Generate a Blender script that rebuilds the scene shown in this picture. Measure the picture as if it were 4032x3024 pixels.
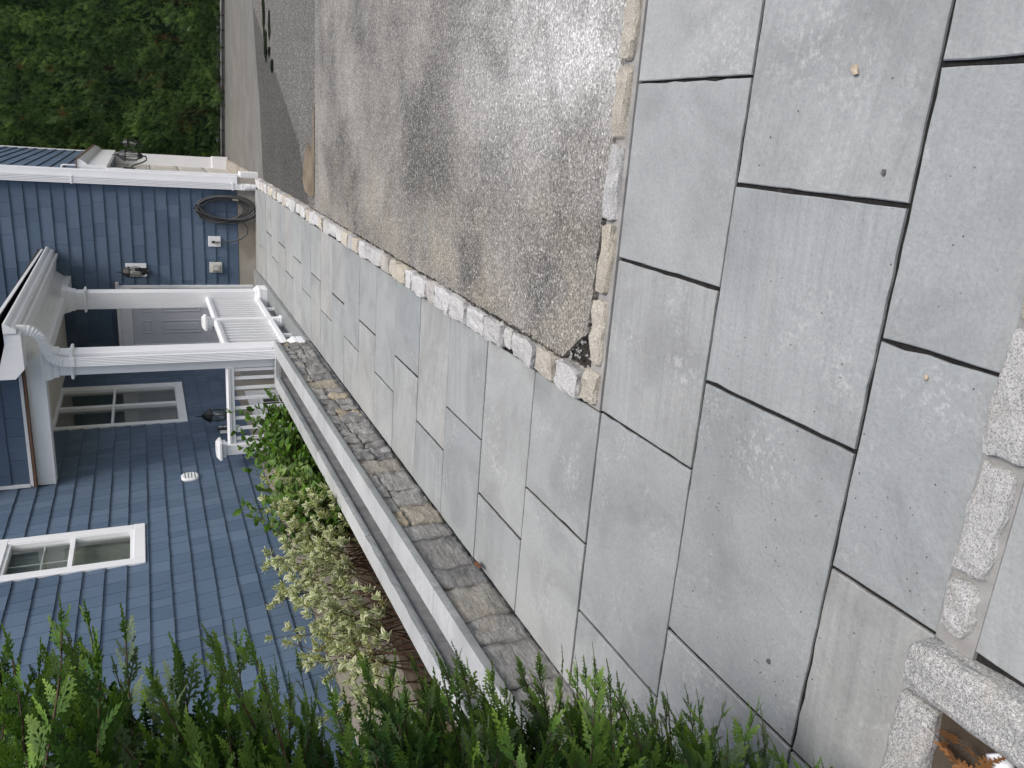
import bpy, bmesh, math, random
import numpy as np
from mathutils import Vector, Matrix, noise
for o in list(bpy.data.objects): bpy.data.objects.remove(o)
SC = bpy.context.scene
COL = SC.collection
R = math.radians
rnd = random.Random(7)

# ------------------------------------------------------------------ camera
cam_d = bpy.data.cameras.new('camera'); cam = bpy.data.objects.new('camera', cam_d); COL.objects.link(cam)
RIGHT = Vector((0.95290955, 0.29811334, -0.05560421))
DOWN = Vector((0.07435394, -0.40744073, -0.91019973))
FWD = Vector((-0.2939981, 0.86320362, -0.41042006))
EYE = Vector((0, 0, 1.65))
# the phone was held upright and the picture is stored on its side: image right = down
m = Matrix((DOWN, RIGHT, -FWD)).transposed().to_4x4(); m.translation = EYE
cam.matrix_world = m
cam_d.sensor_width = 36; cam_d.lens = 3117.2 / 4032 * 36
cam_d.clip_start = 0.05; cam_d.clip_end = 500
SC.camera = cam
SC.render.resolution_x = 1024; SC.render.resolution_y = 768

# ------------------------------------------------------------------ light
SUN_EL, SUN_AZ = 60, 118      # azimuth from +Y towards +X
world = bpy.data.worlds.new('World'); SC.world = world; world.use_nodes = True
wn = world.node_tree; bg = wn.nodes['Background']
sky = wn.nodes.new('ShaderNodeTexSky'); sky.sky_type = 'NISHITA'; sky.sun_disc = False
sky.sun_elevation = R(SUN_EL); sky.sun_rotation = R(SUN_AZ)
sky.air_density = 1.0; sky.dust_density = 4.0; sky.ozone_density = 1.0
wn.links.new(sky.outputs[0], bg.inputs[0]); bg.inputs[1].default_value = 0.115
sun_d = bpy.data.lights.new('sun', 'SUN'); sun = bpy.data.objects.new('sun', sun_d); COL.objects.link(sun)
sun_d.energy = 1.5; sun_d.angle = R(22); sun_d.color = (1.0, 0.975, 0.94)
sd = Vector((math.sin(R(SUN_AZ)) * math.cos(R(SUN_EL)), math.cos(R(SUN_AZ)) * math.cos(R(SUN_EL)), math.sin(R(SUN_EL))))
sun.rotation_euler = (-sd).to_track_quat('-Z', 'Y').to_euler(); sun.location = sd * 40
vs = SC.view_settings
vs.view_transform = 'Standard'; vs.look = 'None'; vs.gamma = 1; vs.use_curve_mapping = False
vs.exposure = 0.55

# ------------------------------------------------------------------ node helpers
class NT:
    def __init__(s, name):
        s.m = bpy.data.materials.new(name); s.m.use_nodes = True
        s.t = s.m.node_tree; s.b = s.t.nodes['Principled BSDF']; s.out = s.t.nodes['Material Output']
    def n(s, typ, **k):
        x = s.t.nodes.new('ShaderNode' + typ)
        for a, b in k.items(): setattr(x, a, b)
        return x
    def set(s, sock, v):
        if isinstance(v, bpy.types.NodeSocket): s.t.links.new(v, sock)
        else: sock.default_value = v
    def pos(s, scale=(1, 1, 1)):
        g = s.n('NewGeometry'); mp = s.n('Mapping'); s.t.links.new(g.outputs['Position'], mp.inputs[0])
        mp.inputs['Scale'].default_value = scale; return mp.outputs[0]
    def obj(s, scale=(1, 1, 1)):
        g = s.n('TexCoord'); mp = s.n('Mapping'); s.t.links.new(g.outputs['Object'], mp.inputs[0])
        mp.inputs['Scale'].default_value = scale; return mp.outputs[0]
    def noise(s, vec, scale, detail=4, rough=0.55, dist=0):
        x = s.n('TexNoise'); s.set(x.inputs['Vector'], vec); x.inputs['Scale'].default_value = scale
        x.inputs['Detail'].default_value = detail; x.inputs['Roughness'].default_value = rough; x.inputs['Distortion'].default_value = dist
        return x.outputs['Fac']
    def vor(s, vec, scale, out='Color', feature='F1'):
        x = s.n('TexVoronoi'); x.feature = feature; s.set(x.inputs['Vector'], vec); x.inputs['Scale'].default_value = scale
        return x.outputs[out]
    def ramp(s, fac, stops, interp='LINEAR'):
        x = s.n('ValToRGB'); s.set(x.inputs[0], fac); cr = x.color_ramp; cr.interpolation = interp
        while len(cr.elements) < len(stops): cr.elements.new(0.5)
        for e, (p, c) in zip(cr.elements, stops):
            e.position = p; e.color = (c, c, c, 1) if isinstance(c, (int, float)) else (*c, 1)
        return x.outputs[0]
    def mix(s, fac, a, b, mode='MIX'):
        x = s.n('Mix', data_type='RGBA', blend_type=mode); s.set(x.inputs[0], fac)
        for i, v in ((6, a), (7, b)):
            s.set(x.inputs[i], v if isinstance(v, bpy.types.NodeSocket) else (*v, 1))
        return x.outputs[2]
    def math(s, op, a, b=0.0, clamp=False):
        x = s.n('Math', operation=op, use_clamp=clamp); s.set(x.inputs[0], a); s.set(x.inputs[1], b); return x.outputs[0]
    def sep(s, vec):
        x = s.n('SeparateXYZ'); s.set(x.inputs[0], vec); return x.outputs
    def rng(s, v, a, b, c=0.0, d=1.0):
        x = s.n('MapRange'); s.set(x.inputs[0], v)
        for i, k in enumerate((a, b, c, d)): x.inputs[i + 1].default_value = k
        return x.outputs[0]
    def rand(s): return s.n('ObjectInfo').outputs['Random']
    def attr(s, name='Col'):
        x = s.n('Attribute'); x.attribute_name = name; return x.outputs
    def bump(s, h, strength, dist, prev=None):
        x = s.n('Bump'); s.set(x.inputs['Height'], h); x.inputs['Strength'].default_value = strength; x.inputs['Distance'].default_value = dist
        if prev: s.t.links.new(prev, x.inputs['Normal'])
        return x.outputs[0]
    def done(s, col=None, rough=None, normal=None, spec=None, metal=None):
        b = s.b
        if col is not None: s.set(b.inputs['Base Color'], col if isinstance(col, bpy.types.NodeSocket) else (*col, 1))
        if rough is not None: s.set(b.inputs['Roughness'], rough)
        if normal is not None: s.set(b.inputs['Normal'], normal)
        if spec is not None: b.inputs['Specular IOR Level'].default_value = spec
        if metal is not None: b.inputs['Metallic'].default_value = metal
        return s.m
MT = {}

def mk_bluestone(name, base, tint, warm):
    t = NT(name); p = t.pos(); r = t.rand()
    off = t.n('CombineXYZ'); t.set(off.inputs[2], t.math('MULTIPLY', r, 37.0))
    v = t.n('VectorMath', operation='ADD'); t.set(v.inputs[0], p); t.set(v.inputs[1], off.outputs[0]); v = v.outputs[0]
    r2 = t.math('FRACT', t.math('MULTIPLY', r, 7.31)); r3 = t.math('FRACT', t.math('MULTIPLY', r, 13.7))
    c = t.mix(r, base, tint)
    c = t.mix(t.math('MULTIPLY', t.rng(r2, 0.7, 1.0), 0.35), c, warm)
    cloud = t.noise(v, 2.3, 5, 0.6, 0.6)
    c = t.mix(1.0, c, t.ramp(cloud, [(0.25, 0.74), (0.5, 1.0), (0.78, 1.14)]), 'MULTIPLY')
    rt = t.n('VectorRotate', rotation_type='Z_AXIS'); t.set(rt.inputs['Vector'], v); t.set(rt.inputs['Angle'], t.rng(r3, 0.0, 1.0, -0.22, 0.25))
    st = t.n('VectorMath', operation='MULTIPLY'); t.set(st.inputs[0], rt.outputs[0]); st.inputs[1].default_value = (1.1, 24, 1)
    streak = t.noise(st.outputs[0], 1.6, 6, 0.65, 0.15)
    c = t.mix(t.rng(r2, 0.25, 0.75, 0.0, 0.9), c, t.mix(1.0, c, t.ramp(streak, [(0.28, 0.84), (0.5, 1.0), (0.72, 1.10)]), 'MULTIPLY'))
    grain = t.noise(v, 95, 6, 0.7)
    c = t.mix(1.0, c, t.ramp(grain, [(0.28, 0.86), (0.5, 1.0), (0.75, 1.12)]), 'MULTIPLY')
    # white mineral bloom in patches, dark specks
    pat = t.ramp(t.noise(v, 3.1, 3, 0.6), [(0.50, 0.0), (0.68, 1.0)])
    fl = t.ramp(t.noise(v, 40, 6, 0.8), [(0.50, 0.0), (0.68, 1.0)])
    c = t.mix(t.math('MULTIPLY', t.math('MULTIPLY', pat, fl), 0.5), c, (0.68, 0.69, 0.68))
    sm = t.ramp(t.noise(v, 1.7, 6, 0.7, 1.2), [(0.60, 0.0), (0.8, 0.32)])
    c = t.mix(sm, c, (0.50, 0.47, 0.41))
    sp = t.ramp(t.noise(v, 190, 2, 0.5), [(0.71, 0.0), (0.78, 0.4)])
    c = t.mix(sp, c, (0.14, 0.14, 0.14))
    cleft = t.noise(v, 6, 9, 0.7, 0.25)
    n = t.bump(cleft, 0.5, 0.02); n = t.bump(streak, 0.10, 0.006, n); n = t.bump(grain, 0.22, 0.003, n)
    return t.done(c, t.rng(grain, 0.2, 0.8, 0.62, 0.86), n, 0.3)
MT['bluestone'] = mk_bluestone('bluestone', (0.285, 0.301, 0.300), (0.345, 0.355, 0.345), (0.365, 0.352, 0.325))
MT['bluestone_light'] = mk_bluestone('bluestone_thermal', (0.41, 0.42, 0.425), (0.445, 0.455, 0.455), (0.45, 0.445, 0.43))
MT['bluestone_dark'] = mk_bluestone('bluestone_darker', (0.20, 0.215, 0.215), (0.24, 0.255, 0.255), (0.23, 0.235, 0.23))  # darker bluestone: coping sides, and the porch floor with its shadow painted in

def mk_joint():
    t = NT('joint_dust'); p = t.pos()
    n = t.noise(p, 30, 6, 0.7); c = t.ramp(n, [(0.3, (0.012, 0.012, 0.012)), (0.62, (0.028, 0.027, 0.026)), (0.85, (0.10, 0.095, 0.088))])
    return t.done(c, 0.95, t.bump(n, 0.6, 0.01), 0.1)
MT['joint'] = mk_joint()

def mk_asphalt(name, dark=1.0, marks=True):
    t = NT(name); p = t.pos(); x, y, z = t.sep(p)
    cell = t.vor(p, 120, 'Color'); cs = t.sep(cell)
    stone = t.ramp(cs[0], [(0.0, (0.060, 0.060, 0.062)), (0.45, (0.13, 0.128, 0.122)), (0.78, (0.235, 0.23, 0.218)), (0.93, (0.34, 0.33, 0.31)), (1.0, (0.44, 0.43, 0.40))])
    edge = t.vor(p, 120, 'Distance', 'DISTANCE_TO_EDGE')
    c = t.mix(t.ramp(edge, [(0.0, 0.72), (0.16, 0.0)]), stone, (0.065, 0.064, 0.062))
    fine = t.noise(p, 260, 4, 0.7)
    c = t.mix(1.0, c, t.ramp(fine, [(0.3, 0.65), (0.7, 1.35)]), 'MULTIPLY')
    med = t.noise(p, 48, 3, 0.75)
    c = t.mix(1.0, c, t.ramp(med, [(0.32, 0.72), (0.5, 1.0), (0.68, 1.3)]), 'MULTIPLY')
    big = t.noise(p, 0.8, 6, 0.62, 0.2)
    c = t.mix(1.0, c, t.ramp(big, [(0.3, 0.9), (0.55, 1.0), (0.75, 1.14)]), 'MULTIPLY')
    # settled dust: tan along the cobbles, grey bands, white lime wash by the front edge
    if marks:
        d1 = t.ramp(t.noise(p, 1.1, 6, 0.62, 0.3), [(0.38, 0.0), (0.68, 0.85)])
        c = t.mix(d1, c, t.mix(med, (0.27, 0.26, 0.24), (0.42, 0.405, 0.38)))
        left = t.rng(x, 0.15, -0.8, 0.0, 1.0)
        tan = t.math('MULTIPLY', left, t.ramp(t.noise(p, 2.1, 6, 0.7, 0.6), [(0.44, 0.0), (0.68, 0.5)]))
        c = t.mix(tan, c, t.mix(med, (0.22, 0.195, 0.145), (0.50, 0.45, 0.35)))
        fr = t.math('MULTIPLY', t.rng(y, 4.8, 3.3, 0.0, 1.0), t.rng(x, -0.3, 0.3, 0.0, 1.0))
        wh = t.math('MULTIPLY', fr, t.ramp(t.noise(p, 1.9, 5, 0.6, 0.7), [(0.34, 0.15), (0.58, 0.95)]))
        c = t.mix(wh, c, t.mix(med, (0.40, 0.40, 0.40), (0.66, 0.66, 0.65)))
        sp = t.ramp(t.noise(t.pos((1, 2.2, 1)), 7, 5, 0.7), [(0.68, 0.0), (0.80, 0.5)])
        c = t.mix(sp, c, (0.48, 0.46, 0.41))
    g1 = t.sep(t.vor(p, 125, 'Color'))[0]
    c = t.mix(1.0, c, t.ramp(g1, [(0.0, 0.55), (0.35, 0.85), (0.7, 1.08), (0.92, 1.35), (1.0, 1.7)]), 'MULTIPLY')
    c = t.mix(1.0, c, (dark, dark * 0.985, dark * 0.95), 'MULTIPLY')
    h = t.math('ADD', t.math('MULTIPLY', t.ramp(edge, [(0.0, 0.0), (0.25, 1.0)]), 0.7), t.math('MULTIPLY', cs[1], 0.6))
    n = t.bump(h, 0.9, 0.006); n = t.bump(g1, 0.8, 0.006, n); n = t.bump(t.noise(p, 6, 5, 0.6), 0.3, 0.02, n)
    return t.done(c, t.rng(fine, 0.2, 0.8, 0.7, 0.95), n, 0.25)
MT['asphalt'] = mk_asphalt('asphalt_aggregate', 1.5)
MT['asphalt_mid'] = mk_asphalt('asphalt_worn', 1.5, False)
MT['asphalt_dark'] = mk_asphalt('asphalt_patch', 0.85, False)

def mk_concrete(name, a, b, sc=3.0, bump=0.25, rough=0.85, spots=None):
    t = NT(name); p = t.pos()
    n1 = t.noise(p, sc, 7, 0.62, 0.4); n2 = t.noise(p, sc * 28, 5, 0.7)
    c = t.mix(t.ramp(n1, [(0.3, 0.0), (0.7, 1.0)]), a, b)
    c = t.mix(1.0, c, t.ramp(n2, [(0.3, 0.85), (0.7, 1.14)]), 'MULTIPLY')
    if spots:
        s = t.ramp(t.noise(p, 1.1, 3, 0.5, 0.5), [(0.55, 0.0), (0.62, 0.75)])
        c = t.mix(s, c, spots)
    return t.done(c, rough, t.bump(n2, bump, 0.005), 0.25)
MT['concrete_apron'] = mk_concrete('concrete_apron', (0.135, 0.133, 0.124), (0.195, 0.19, 0.175), 1.6)
MT['foundation'] = mk_concrete('foundation_parge', (0.30, 0.275, 0.235), (0.39, 0.365, 0.32), 2.2, 0.15, 0.9, (0.25, 0.215, 0.17))
MT['stairwell'] = mk_concrete('stairwell_concrete', (0.33, 0.33, 0.33), (0.42, 0.42, 0.415), 2.2)
MT['parapet'] = mk_concrete('parapet_concrete', (0.5, 0.505, 0.51), (0.58, 0.585, 0.59), 2.2)
MT['mortar'] = mk_concrete('mortar', (0.25, 0.245, 0.235), (0.36, 0.355, 0.34), 12, 0.6, 0.95)
MT['trough'] = mk_concrete('trough_stone', (0.17, 0.17, 0.172), (0.30, 0.30, 0.30), 7, 0.9, 0.85)
MT['soil'] = mk_concrete('soil', (0.05, 0.038, 0.027), (0.115, 0.09, 0.066), 9, 1.0, 1.0)
MT['crumb'] = mk_concrete('crumb_dirt', (0.045, 0.042, 0.038), (0.10, 0.095, 0.085), 20, 1.0, 1.0)
MT['lawn'] = mk_concrete('lawn_ground', (0.035, 0.055, 0.018), (0.06, 0.085, 0.028), 4, 0.6, 1.0)
MT['silt'] = mk_concrete('silt', (0.12, 0.097, 0.068), (0.27, 0.225, 0.16), 2.6, 0.4, 0.75)

def mk_granite():
    t = NT('granite_cobble'); p = t.pos(); r = t.rand(); r2 = t.math('FRACT', t.math('MULTIPLY', r, 9.7))
    c = t.ramp(r, [(0.0, (0.72, 0.718, 0.71)), (0.55, (0.72, 0.71, 0.685)), (0.74, (0.54, 0.538, 0.53)), (0.86, (0.66, 0.60, 0.49)), (1.0, (0.70, 0.65, 0.55))])
    sp = t.vor(p, 380, 'Color'); s = t.sep(sp)
    c = t.mix(1.0, c, t.ramp(s[0], [(0.0, 0.4), (0.22, 0.78), (0.6, 1.0), (1.0, 1.15)]), 'MULTIPLY')
    cl = t.noise(p, 14, 6, 0.65, 0.6)
    c = t.mix(t.ramp(cl, [(0.5, 0.0), (0.75, 0.4)]), c, (0.38, 0.33, 0.26))
    dk = t.ramp(t.noise(p, 34, 5, 0.7), [(0.6, 0.0), (0.72, 0.6)])
    c = t.mix(dk, c, (0.16, 0.15, 0.14))
    n = t.bump(t.noise(p, 45, 8, 0.75), 1.0, 0.02); n = t.bump(s[1], 0.3, 0.003, n)
    return t.done(c, 0.85, n, 0.3)
MT['granite'] = mk_granite()
def mk_granite_grey():
    t = NT('granite_grey'); p = t.pos()
    sp = t.vor(p, 420, 'Color'); s = t.sep(sp)
    c = t.ramp(s[0], [(0.0, (0.15, 0.15, 0.152)), (0.25, (0.26, 0.26, 0.255)), (0.6, (0.37, 0.37, 0.36)), (0.85, (0.45, 0.445, 0.42)), (1.0, (0.55, 0.545, 0.51))])
    c = t.mix(1.0, c, t.ramp(t.noise(p, 120, 4, 0.7), [(0.35, 0.7), (0.65, 1.3)]), 'MULTIPLY')
    c = t.mix(t.ramp(t.noise(p, 9, 5, 0.6), [(0.5, 0.0), (0.8, 0.4)]), c, (0.44, 0.40, 0.32))
    n = t.bump(t.noise(p, 50, 7, 0.7), 0.6, 0.01)
    return t.done(c, 0.8, n, 0.35)
MT['granite_grey'] = mk_granite_grey()

def mk_veneer():
    t = NT('veneer_stone'); p = t.pos(); r = t.rand(); r2 = t.math('FRACT', t.math('MULTIPLY', r, 5.3))
    c = t.ramp(r, [(0.0, (0.20, 0.20, 0.20)), (0.35, (0.27, 0.265, 0.255)), (0.70, (0.34, 0.335, 0.32)), (0.86, (0.33, 0.31, 0.27)), (0.96, (0.42, 0.36, 0.26)), (1.0, (0.40, 0.36, 0.28))])
    st = t.noise(t.pos((9, 1.6, 9)), 3.2, 6, 0.65, 0.8)
    c = t.mix(1.0, c, t.ramp(st, [(0.28, 0.62), (0.5, 1.0), (0.72, 1.42)]), 'MULTIPLY')
    fl = t.noise(p, 60, 6, 0.75)
    c = t.mix(1.0, c, t.ramp(fl, [(0.3, 0.72), (0.7, 1.3)]), 'MULTIPLY')
    tn = t.ramp(t.noise(p, 6, 5, 0.65, 0.6), [(0.56, 0.0), (0.7, 0.45)])
    c = t.mix(tn, c, (0.36, 0.31, 0.23))
    wt = t.ramp(t.noise(p, 15, 6, 0.7, 0.7), [(0.60, 0.0), (0.74, 0.5)])
    c = t.mix(wt, c, (0.52, 0.52, 0.50))
    n = t.bump(t.noise(t.pos((3, 1.5, 6)), 7, 8, 0.7, 1.0), 0.9, 0.03); n = t.bump(fl, 0.4, 0.006, n)
    return t.done(c, 0.85, n, 0.3)
MT['veneer'] = mk_veneer()

def mk_siding():
    t = NT('blue_shingle_siding'); r = t.rand(); a = t.attr('Col')[0]; s = t.sep(a)[0]
    k = t.math('FRACT', t.math('ADD', r, s))
    k2 = t.math('FRACT', t.math('MULTIPLY', k, 11.3))
    c = t.ramp(k, [(0.0, (0.074, 0.114, 0.172)), (0.5, (0.090, 0.133, 0.195)), (1.0, (0.107, 0.153, 0.220))])
    v = t.pos((30, 30, 1.3)); g = t.noise(v, 3.0, 6, 0.7)
    c = t.mix(1.0, c, t.ramp(g, [(0.25, 0.72), (0.45, 1.0), (0.6, 1.0), (0.8, 1.22)]), 'MULTIPLY')
    big = t.noise(t.pos(), 1.1, 5, 0.6)
    c = t.mix(1.0, c, t.ramp(big, [(0.3, 0.90), (0.7, 1.10)]), 'MULTIPLY')
    ch = t.math('MULTIPLY', t.ramp(t.noise(t.pos((22, 22, 0.7)), 2.2, 4, 0.6), [(0.62, 0.0), (0.76, 0.5)]), t.rng(k2, 0.45, 0.8))
    c = t.mix(ch, c, (0.20, 0.25, 0.33))
    n = t.bump(g, 0.35, 0.004)
    return t.done(c, t.rng(g, 0.2, 0.8, 0.5, 0.66), n, 0.35)
MT['siding'] = mk_siding()

def mk_white(name, c=(0.83, 0.84, 0.855), rough=0.42):
    t = NT(name); p = t.pos()
    n = t.noise(p, 1.8, 6, 0.65); d = t.noise(t.pos((6, 6, 0.8)), 2.5, 5, 0.65)
    col = t.mix(1.0, c, t.ramp(n, [(0.3, 0.955), (0.7, 1.01)]), 'MULTIPLY')
    col = t.mix(1.0, col, t.ramp(d, [(0.3, 0.95), (0.6, 1.0)]), 'MULTIPLY')
    return t.done(col, rough, t.bump(t.noise(p, 40, 3, 0.5), 0.05, 0.002), 0.4)
MT['white'] = mk_white('white_paint')
MT['white_gutter'] = mk_white('white_aluminium', (0.79, 0.80, 0.815), 0.35)
MT['door_grey'] = mk_white('door_paint', (0.62, 0.64, 0.68), 0.45)
MT['garage_beige'] = mk_white('garage_door_paint', (0.60, 0.57, 0.52), 0.5)
MT['plastic_beige'] = mk_white('outlet_plastic', (0.42, 0.42, 0.38), 0.5)
MT['plastic_cream'] = mk_white('plate_plastic', (0.66, 0.66, 0.62), 0.5)
MT['ceiling'] = mk_white('porch_ceiling', (0.62, 0.58, 0.50), 0.6)

def mk_simple(name, c, rough, metal=0.0, nscale=30, var=0.25, spec=0.4, bump=0.15):
    t = NT(name); p = t.pos(); n = t.noise(p, nscale, 5, 0.65)
    col = t.mix(1.0, c, t.ramp(n, [(0.3, 1 - var), (0.7, 1 + var)]), 'MULTIPLY')
    return t.done(col, rough, t.bump(n, bump, 0.003), spec, metal)
MT['black'] = mk_simple('black_iron', (0.022, 0.024, 0.026), 0.45)
MT['rubber'] = mk_simple('hose_rubber', (0.075, 0.076, 0.078), 0.55)
MT['brass'] = mk_simple('fitting_metal', (0.55, 0.50, 0.40), 0.3, 1.0)
MT['copper'] = mk_simple('aged_copper', (0.16, 0.085, 0.05), 0.6)
MT['roof'] = mk_simple('roof_shingle', (0.035, 0.036, 0.04), 0.95, 0, 60, 0.4)
MT['bark'] = mk_simple('bark', (0.075, 0.048, 0.034), 0.95, 0, 45, 0.5, 0.2, 0.7)
MT['twig'] = mk_simple('twig', (0.10, 0.055, 0.035), 0.9, 0, 60, 0.4, 0.2, 0.4)
MT['dead'] = mk_simple('dead_spray', (0.26, 0.125, 0.045), 0.85, 0, 60, 0.35)
MT['dark'] = mk_simple('room_dark', (0.03, 0.03, 0.032), 0.9)
MT['room'] = mk_simple('room_wall', (0.16, 0.17, 0.16), 0.9, 0, 3, 0.1)
MT['blind'] = mk_simple('vertical_blind', (0.34, 0.345, 0.335), 0.8, 0, 12, 0.1)
MT['window_backing'] = mk_simple('dark_window_backing', (0.085, 0.095, 0.09), 0.8, 0, 12, 0.1)  # dark tone for the panel added behind the larger window
MT['dryleaf'] = mk_simple('dry_leaf', (0.10, 0.045, 0.022), 0.8)
MT['pebble'] = mk_simple('pebble', (0.10, 0.098, 0.095), 0.9, 0, 90, 0.5)
MT['pebble_tan'] = mk_simple('pebble_tan', (0.42, 0.35, 0.26), 0.9, 0, 90, 0.4)
MT['grate'] = mk_simple('grate_plastic', (0.40, 0.41, 0.41), 0.6)
t = NT('wet_water'); MT['water'] = t.done((0.012, 0.012, 0.013), 0.08, None, 0.5)

def mk_glass(name, tint, k):
    t = NT(name); t.t.nodes.remove(t.b)
    tr = t.n('BsdfTransparent'); tr.inputs[0].default_value = (*tint, 1)
    gl = t.n('BsdfGlossy'); gl.inputs['Roughness'].default_value = 0.03
    lw = t.n('LayerWeight'); lw.inputs[0].default_value = 0.5
    mx = t.n('MixShader'); t.set(mx.inputs[0], t.math('ADD', t.math('MULTIPLY', t.math('POWER', lw.outputs['Facing'], 4.0), 0.85), 0.05 * k, True)); t.t.links.new(tr.outputs[0], mx.inputs[1]); t.t.links.new(gl.outputs[0], mx.inputs[2])
    t.t.links.new(mx.outputs[0], t.out.inputs[0]); return t.m
MT['glass'] = mk_glass('window_glass', (0.90, 0.93, 0.91), 1.7)
MT['lamp_glass'] = mk_glass('lantern_glass', (0.78, 0.78, 0.74), 1.6)

def mk_leaf(name, rough=0.5, trans=0.35, spec=0.35):
    t = NT(name); a = t.attr('Col')[0]
    n = t.noise(t.pos(), 60, 4, 0.6)
    c = t.mix(1.0, a, t.ramp(n, [(0.3, 0.82), (0.7, 1.18)]), 'MULTIPLY')
    t.done(c, rough, None, spec)
    tl = t.n('BsdfTranslucent'); t.set(tl.inputs[0], t.mix(1.0, c, (1.15, 1.25, 0.6), 'MULTIPLY'))
    mx = t.n('MixShader'); mx.inputs[0].default_value = trans
    t.t.links.new(t.b.outputs[0], mx.inputs[1]); t.t.links.new(tl.outputs[0], mx.inputs[2]); t.t.links.new(mx.outputs[0], t.out.inputs[0])
    return t.m
MT['leaf'] = mk_leaf('leaf_foliage')
MT['conifer'] = mk_leaf('conifer_foliage', 0.55, 0.25, 0.3)
MT['conifer_far'] = mk_leaf('hedge_foliage', 0.6, 0.5, 0.25)

# ------------------------------------------------------------------ mesh helpers
class MB:
    def __init__(s): s.v = []; s.f = []; s.c = []
    def add(s, vs, fs, col=None):
        o = len(s.v); s.v += [tuple(v) for v in vs]; s.f += [tuple(i + o for i in f) for f in fs]
        if col is not None: s.c += [col] * len(vs)
        return s
    def box(s, x0, x1, y0, y1, z0, z1):
        if x0 > x1: x0, x1 = x1, x0
        if y0 > y1: y0, y1 = y1, y0
        if z0 > z1: z0, z1 = z1, z0
        return s.add([(x0, y0, z0), (x1, y0, z0), (x1, y1, z0), (x0, y1, z0), (x0, y0, z1), (x1, y0, z1), (x1, y1, z1), (x0, y1, z1)],
              [(3, 2, 1, 0), (4, 5, 6, 7), (0, 1, 5, 4), (1, 2, 6, 5), (2, 3, 7, 6), (3, 0, 4, 7)])
    def bbox(s, x0, x1, y0, y1, z0, z1, b=0.006):
        """box with chamfered edges"""
        bm = bmesh.new(); bmesh.ops.create_cube(bm, size=1)
        for v in bm.verts:
            v.co = Vector(((x0 + x1) / 2 + v.co.x * abs(x1 - x0), (y0 + y1) / 2 + v.co.y * abs(y1 - y0), (z0 + z1) / 2 + v.co.z * abs(z1 - z0)))
        bmesh.ops.bevel(bm, geom=list(bm.edges), offset=b, segments=1, affect='EDGES')
        bm.verts.index_update()
        s.add([v.co for v in bm.verts], [[v.index for v in f.verts] for f in bm.faces]); bm.free(); return s
    def extrude(s, prof, axis, a0, a1, f=None):
        """prof: closed list of 2D points in the two other axes (x,z for axis y; y,z for x; x,y for z); f(a) -> z shift"""
        n = len(prof); vs = []
        for a in (a0, a1):
            for p in prof:
                dz = f(a) if f else 0
                vs.append({'x': (a, p[0], p[1] + dz), 'y': (p[0], a, p[1] + dz), 'z': (p[0], p[1], a)}[axis])
        fs = [tuple(range(n))[::-1], tuple(range(n, 2 * n))] + [(i, (i + 1) % n, n + (i + 1) % n, n + i) for i in range(n)]
        return s.add(vs, fs)
    def tube(s, pts, r, n=8, closed=False):
        pts = [Vector(p) for p in pts]; rs = r if isinstance(r, (list, tuple)) else [r] * len(pts)
        rings = []; up = None
        for i, p in enumerate(pts):
            a = pts[(i - 1) % len(pts)] if (closed or i > 0) else p; b = pts[(i + 1) % len(pts)] if (closed or i < len(pts) - 1) else p
            d = (b - a).normalized() if (b - a).length > 1e-9 else Vector((0, 0, 1))
            if up is None: up = Vector((0, 0, 1)) if abs(d.z) < 0.9 else Vector((1, 0, 0))
            sd_ = d.cross(up).normalized(); up = sd_.cross(d).normalized()
            rings.append([p + (sd_ * math.cos(2 * math.pi * k / n) + up * math.sin(2 * math.pi * k / n)) * rs[i] for k in range(n)])
        vs = [v for rg in rings for v in rg]; m_ = len(rings)
        fs = [(i * n + k, i * n + (k + 1) % n, ((i + 1) % m_) * n + (k + 1) % n, ((i + 1) % m_) * n + k) for i in range(m_ if closed else m_ - 1) for k in range(n)]
        if not closed: fs += [tuple(range(n))[::-1], tuple((m_ - 1) * n + k for k in range(n))]
        return s.add(vs, fs)
    def lathe(s, prof, c, n=16, rot=0):
        vs = []; m_ = len(prof)
        for r_, z in prof:
            for k in range(n):
                a = 2 * math.pi * k / n + rot
                vs.append((c[0] + r_ * math.cos(a), c[1] + r_ * math.sin(a), c[2] + z))
        fs = [(i * n + k, i * n + (k + 1) % n, (i + 1) * n + (k + 1) % n, (i + 1) * n + k) for i in range(m_ - 1) for k in range(n)]
        fs += [tuple(range(n))[::-1], tuple((m_ - 1) * n + k for k in range(n))]
        return s.add(vs, fs)
    def rings(s, rings):
        """list of equal-length closed rings -> skin with caps"""
        n = len(rings[0]); vs = [p for r_ in rings for p in r_]
        fs = [(i * n + k, i * n + (k + 1) % n, (i + 1) * n + (k + 1) % n, (i + 1) * n + k) for i in range(len(rings) - 1) for k in range(n)]
        fs += [tuple(range(n))[::-1], tuple((len(rings) - 1) * n + k for k in range(n))]
        return s.add(vs, fs)
    def mesh(s, name, mat, smooth=False):
        me = bpy.data.meshes.new(name); me.from_pydata(s.v, [], s.f); me.validate()
        bm = bmesh.new(); bm.from_mesh(me); bmesh.ops.recalc_face_normals(bm, faces=bm.faces); bm.to_mesh(me); bm.free()
        me.materials.append(MT[mat])
        if smooth:
            for p in me.polygons: p.use_smooth = True
        if s.c and len(s.c) == len(me.vertices):
            at = me.attributes.new('Col', 'FLOAT_COLOR', 'POINT')
            at.data.foreach_set('color', np.array([(*c, 1.0) for c in s.c], dtype=np.float32).ravel())
        return me
    def build(s, name, mat, parent=None, smooth=False, kind=None):
        return link(name, s.mesh(name, mat, smooth), parent, kind)
def link(name, me, parent=None, kind=None, mw=None):
    o = bpy.data.objects.new(name, me); COL.objects.link(o)
    if mw is not None: o.matrix_world = mw
    if parent is not None: adopt(o, parent)
    if kind: o['kind'] = kind
    return o
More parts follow.
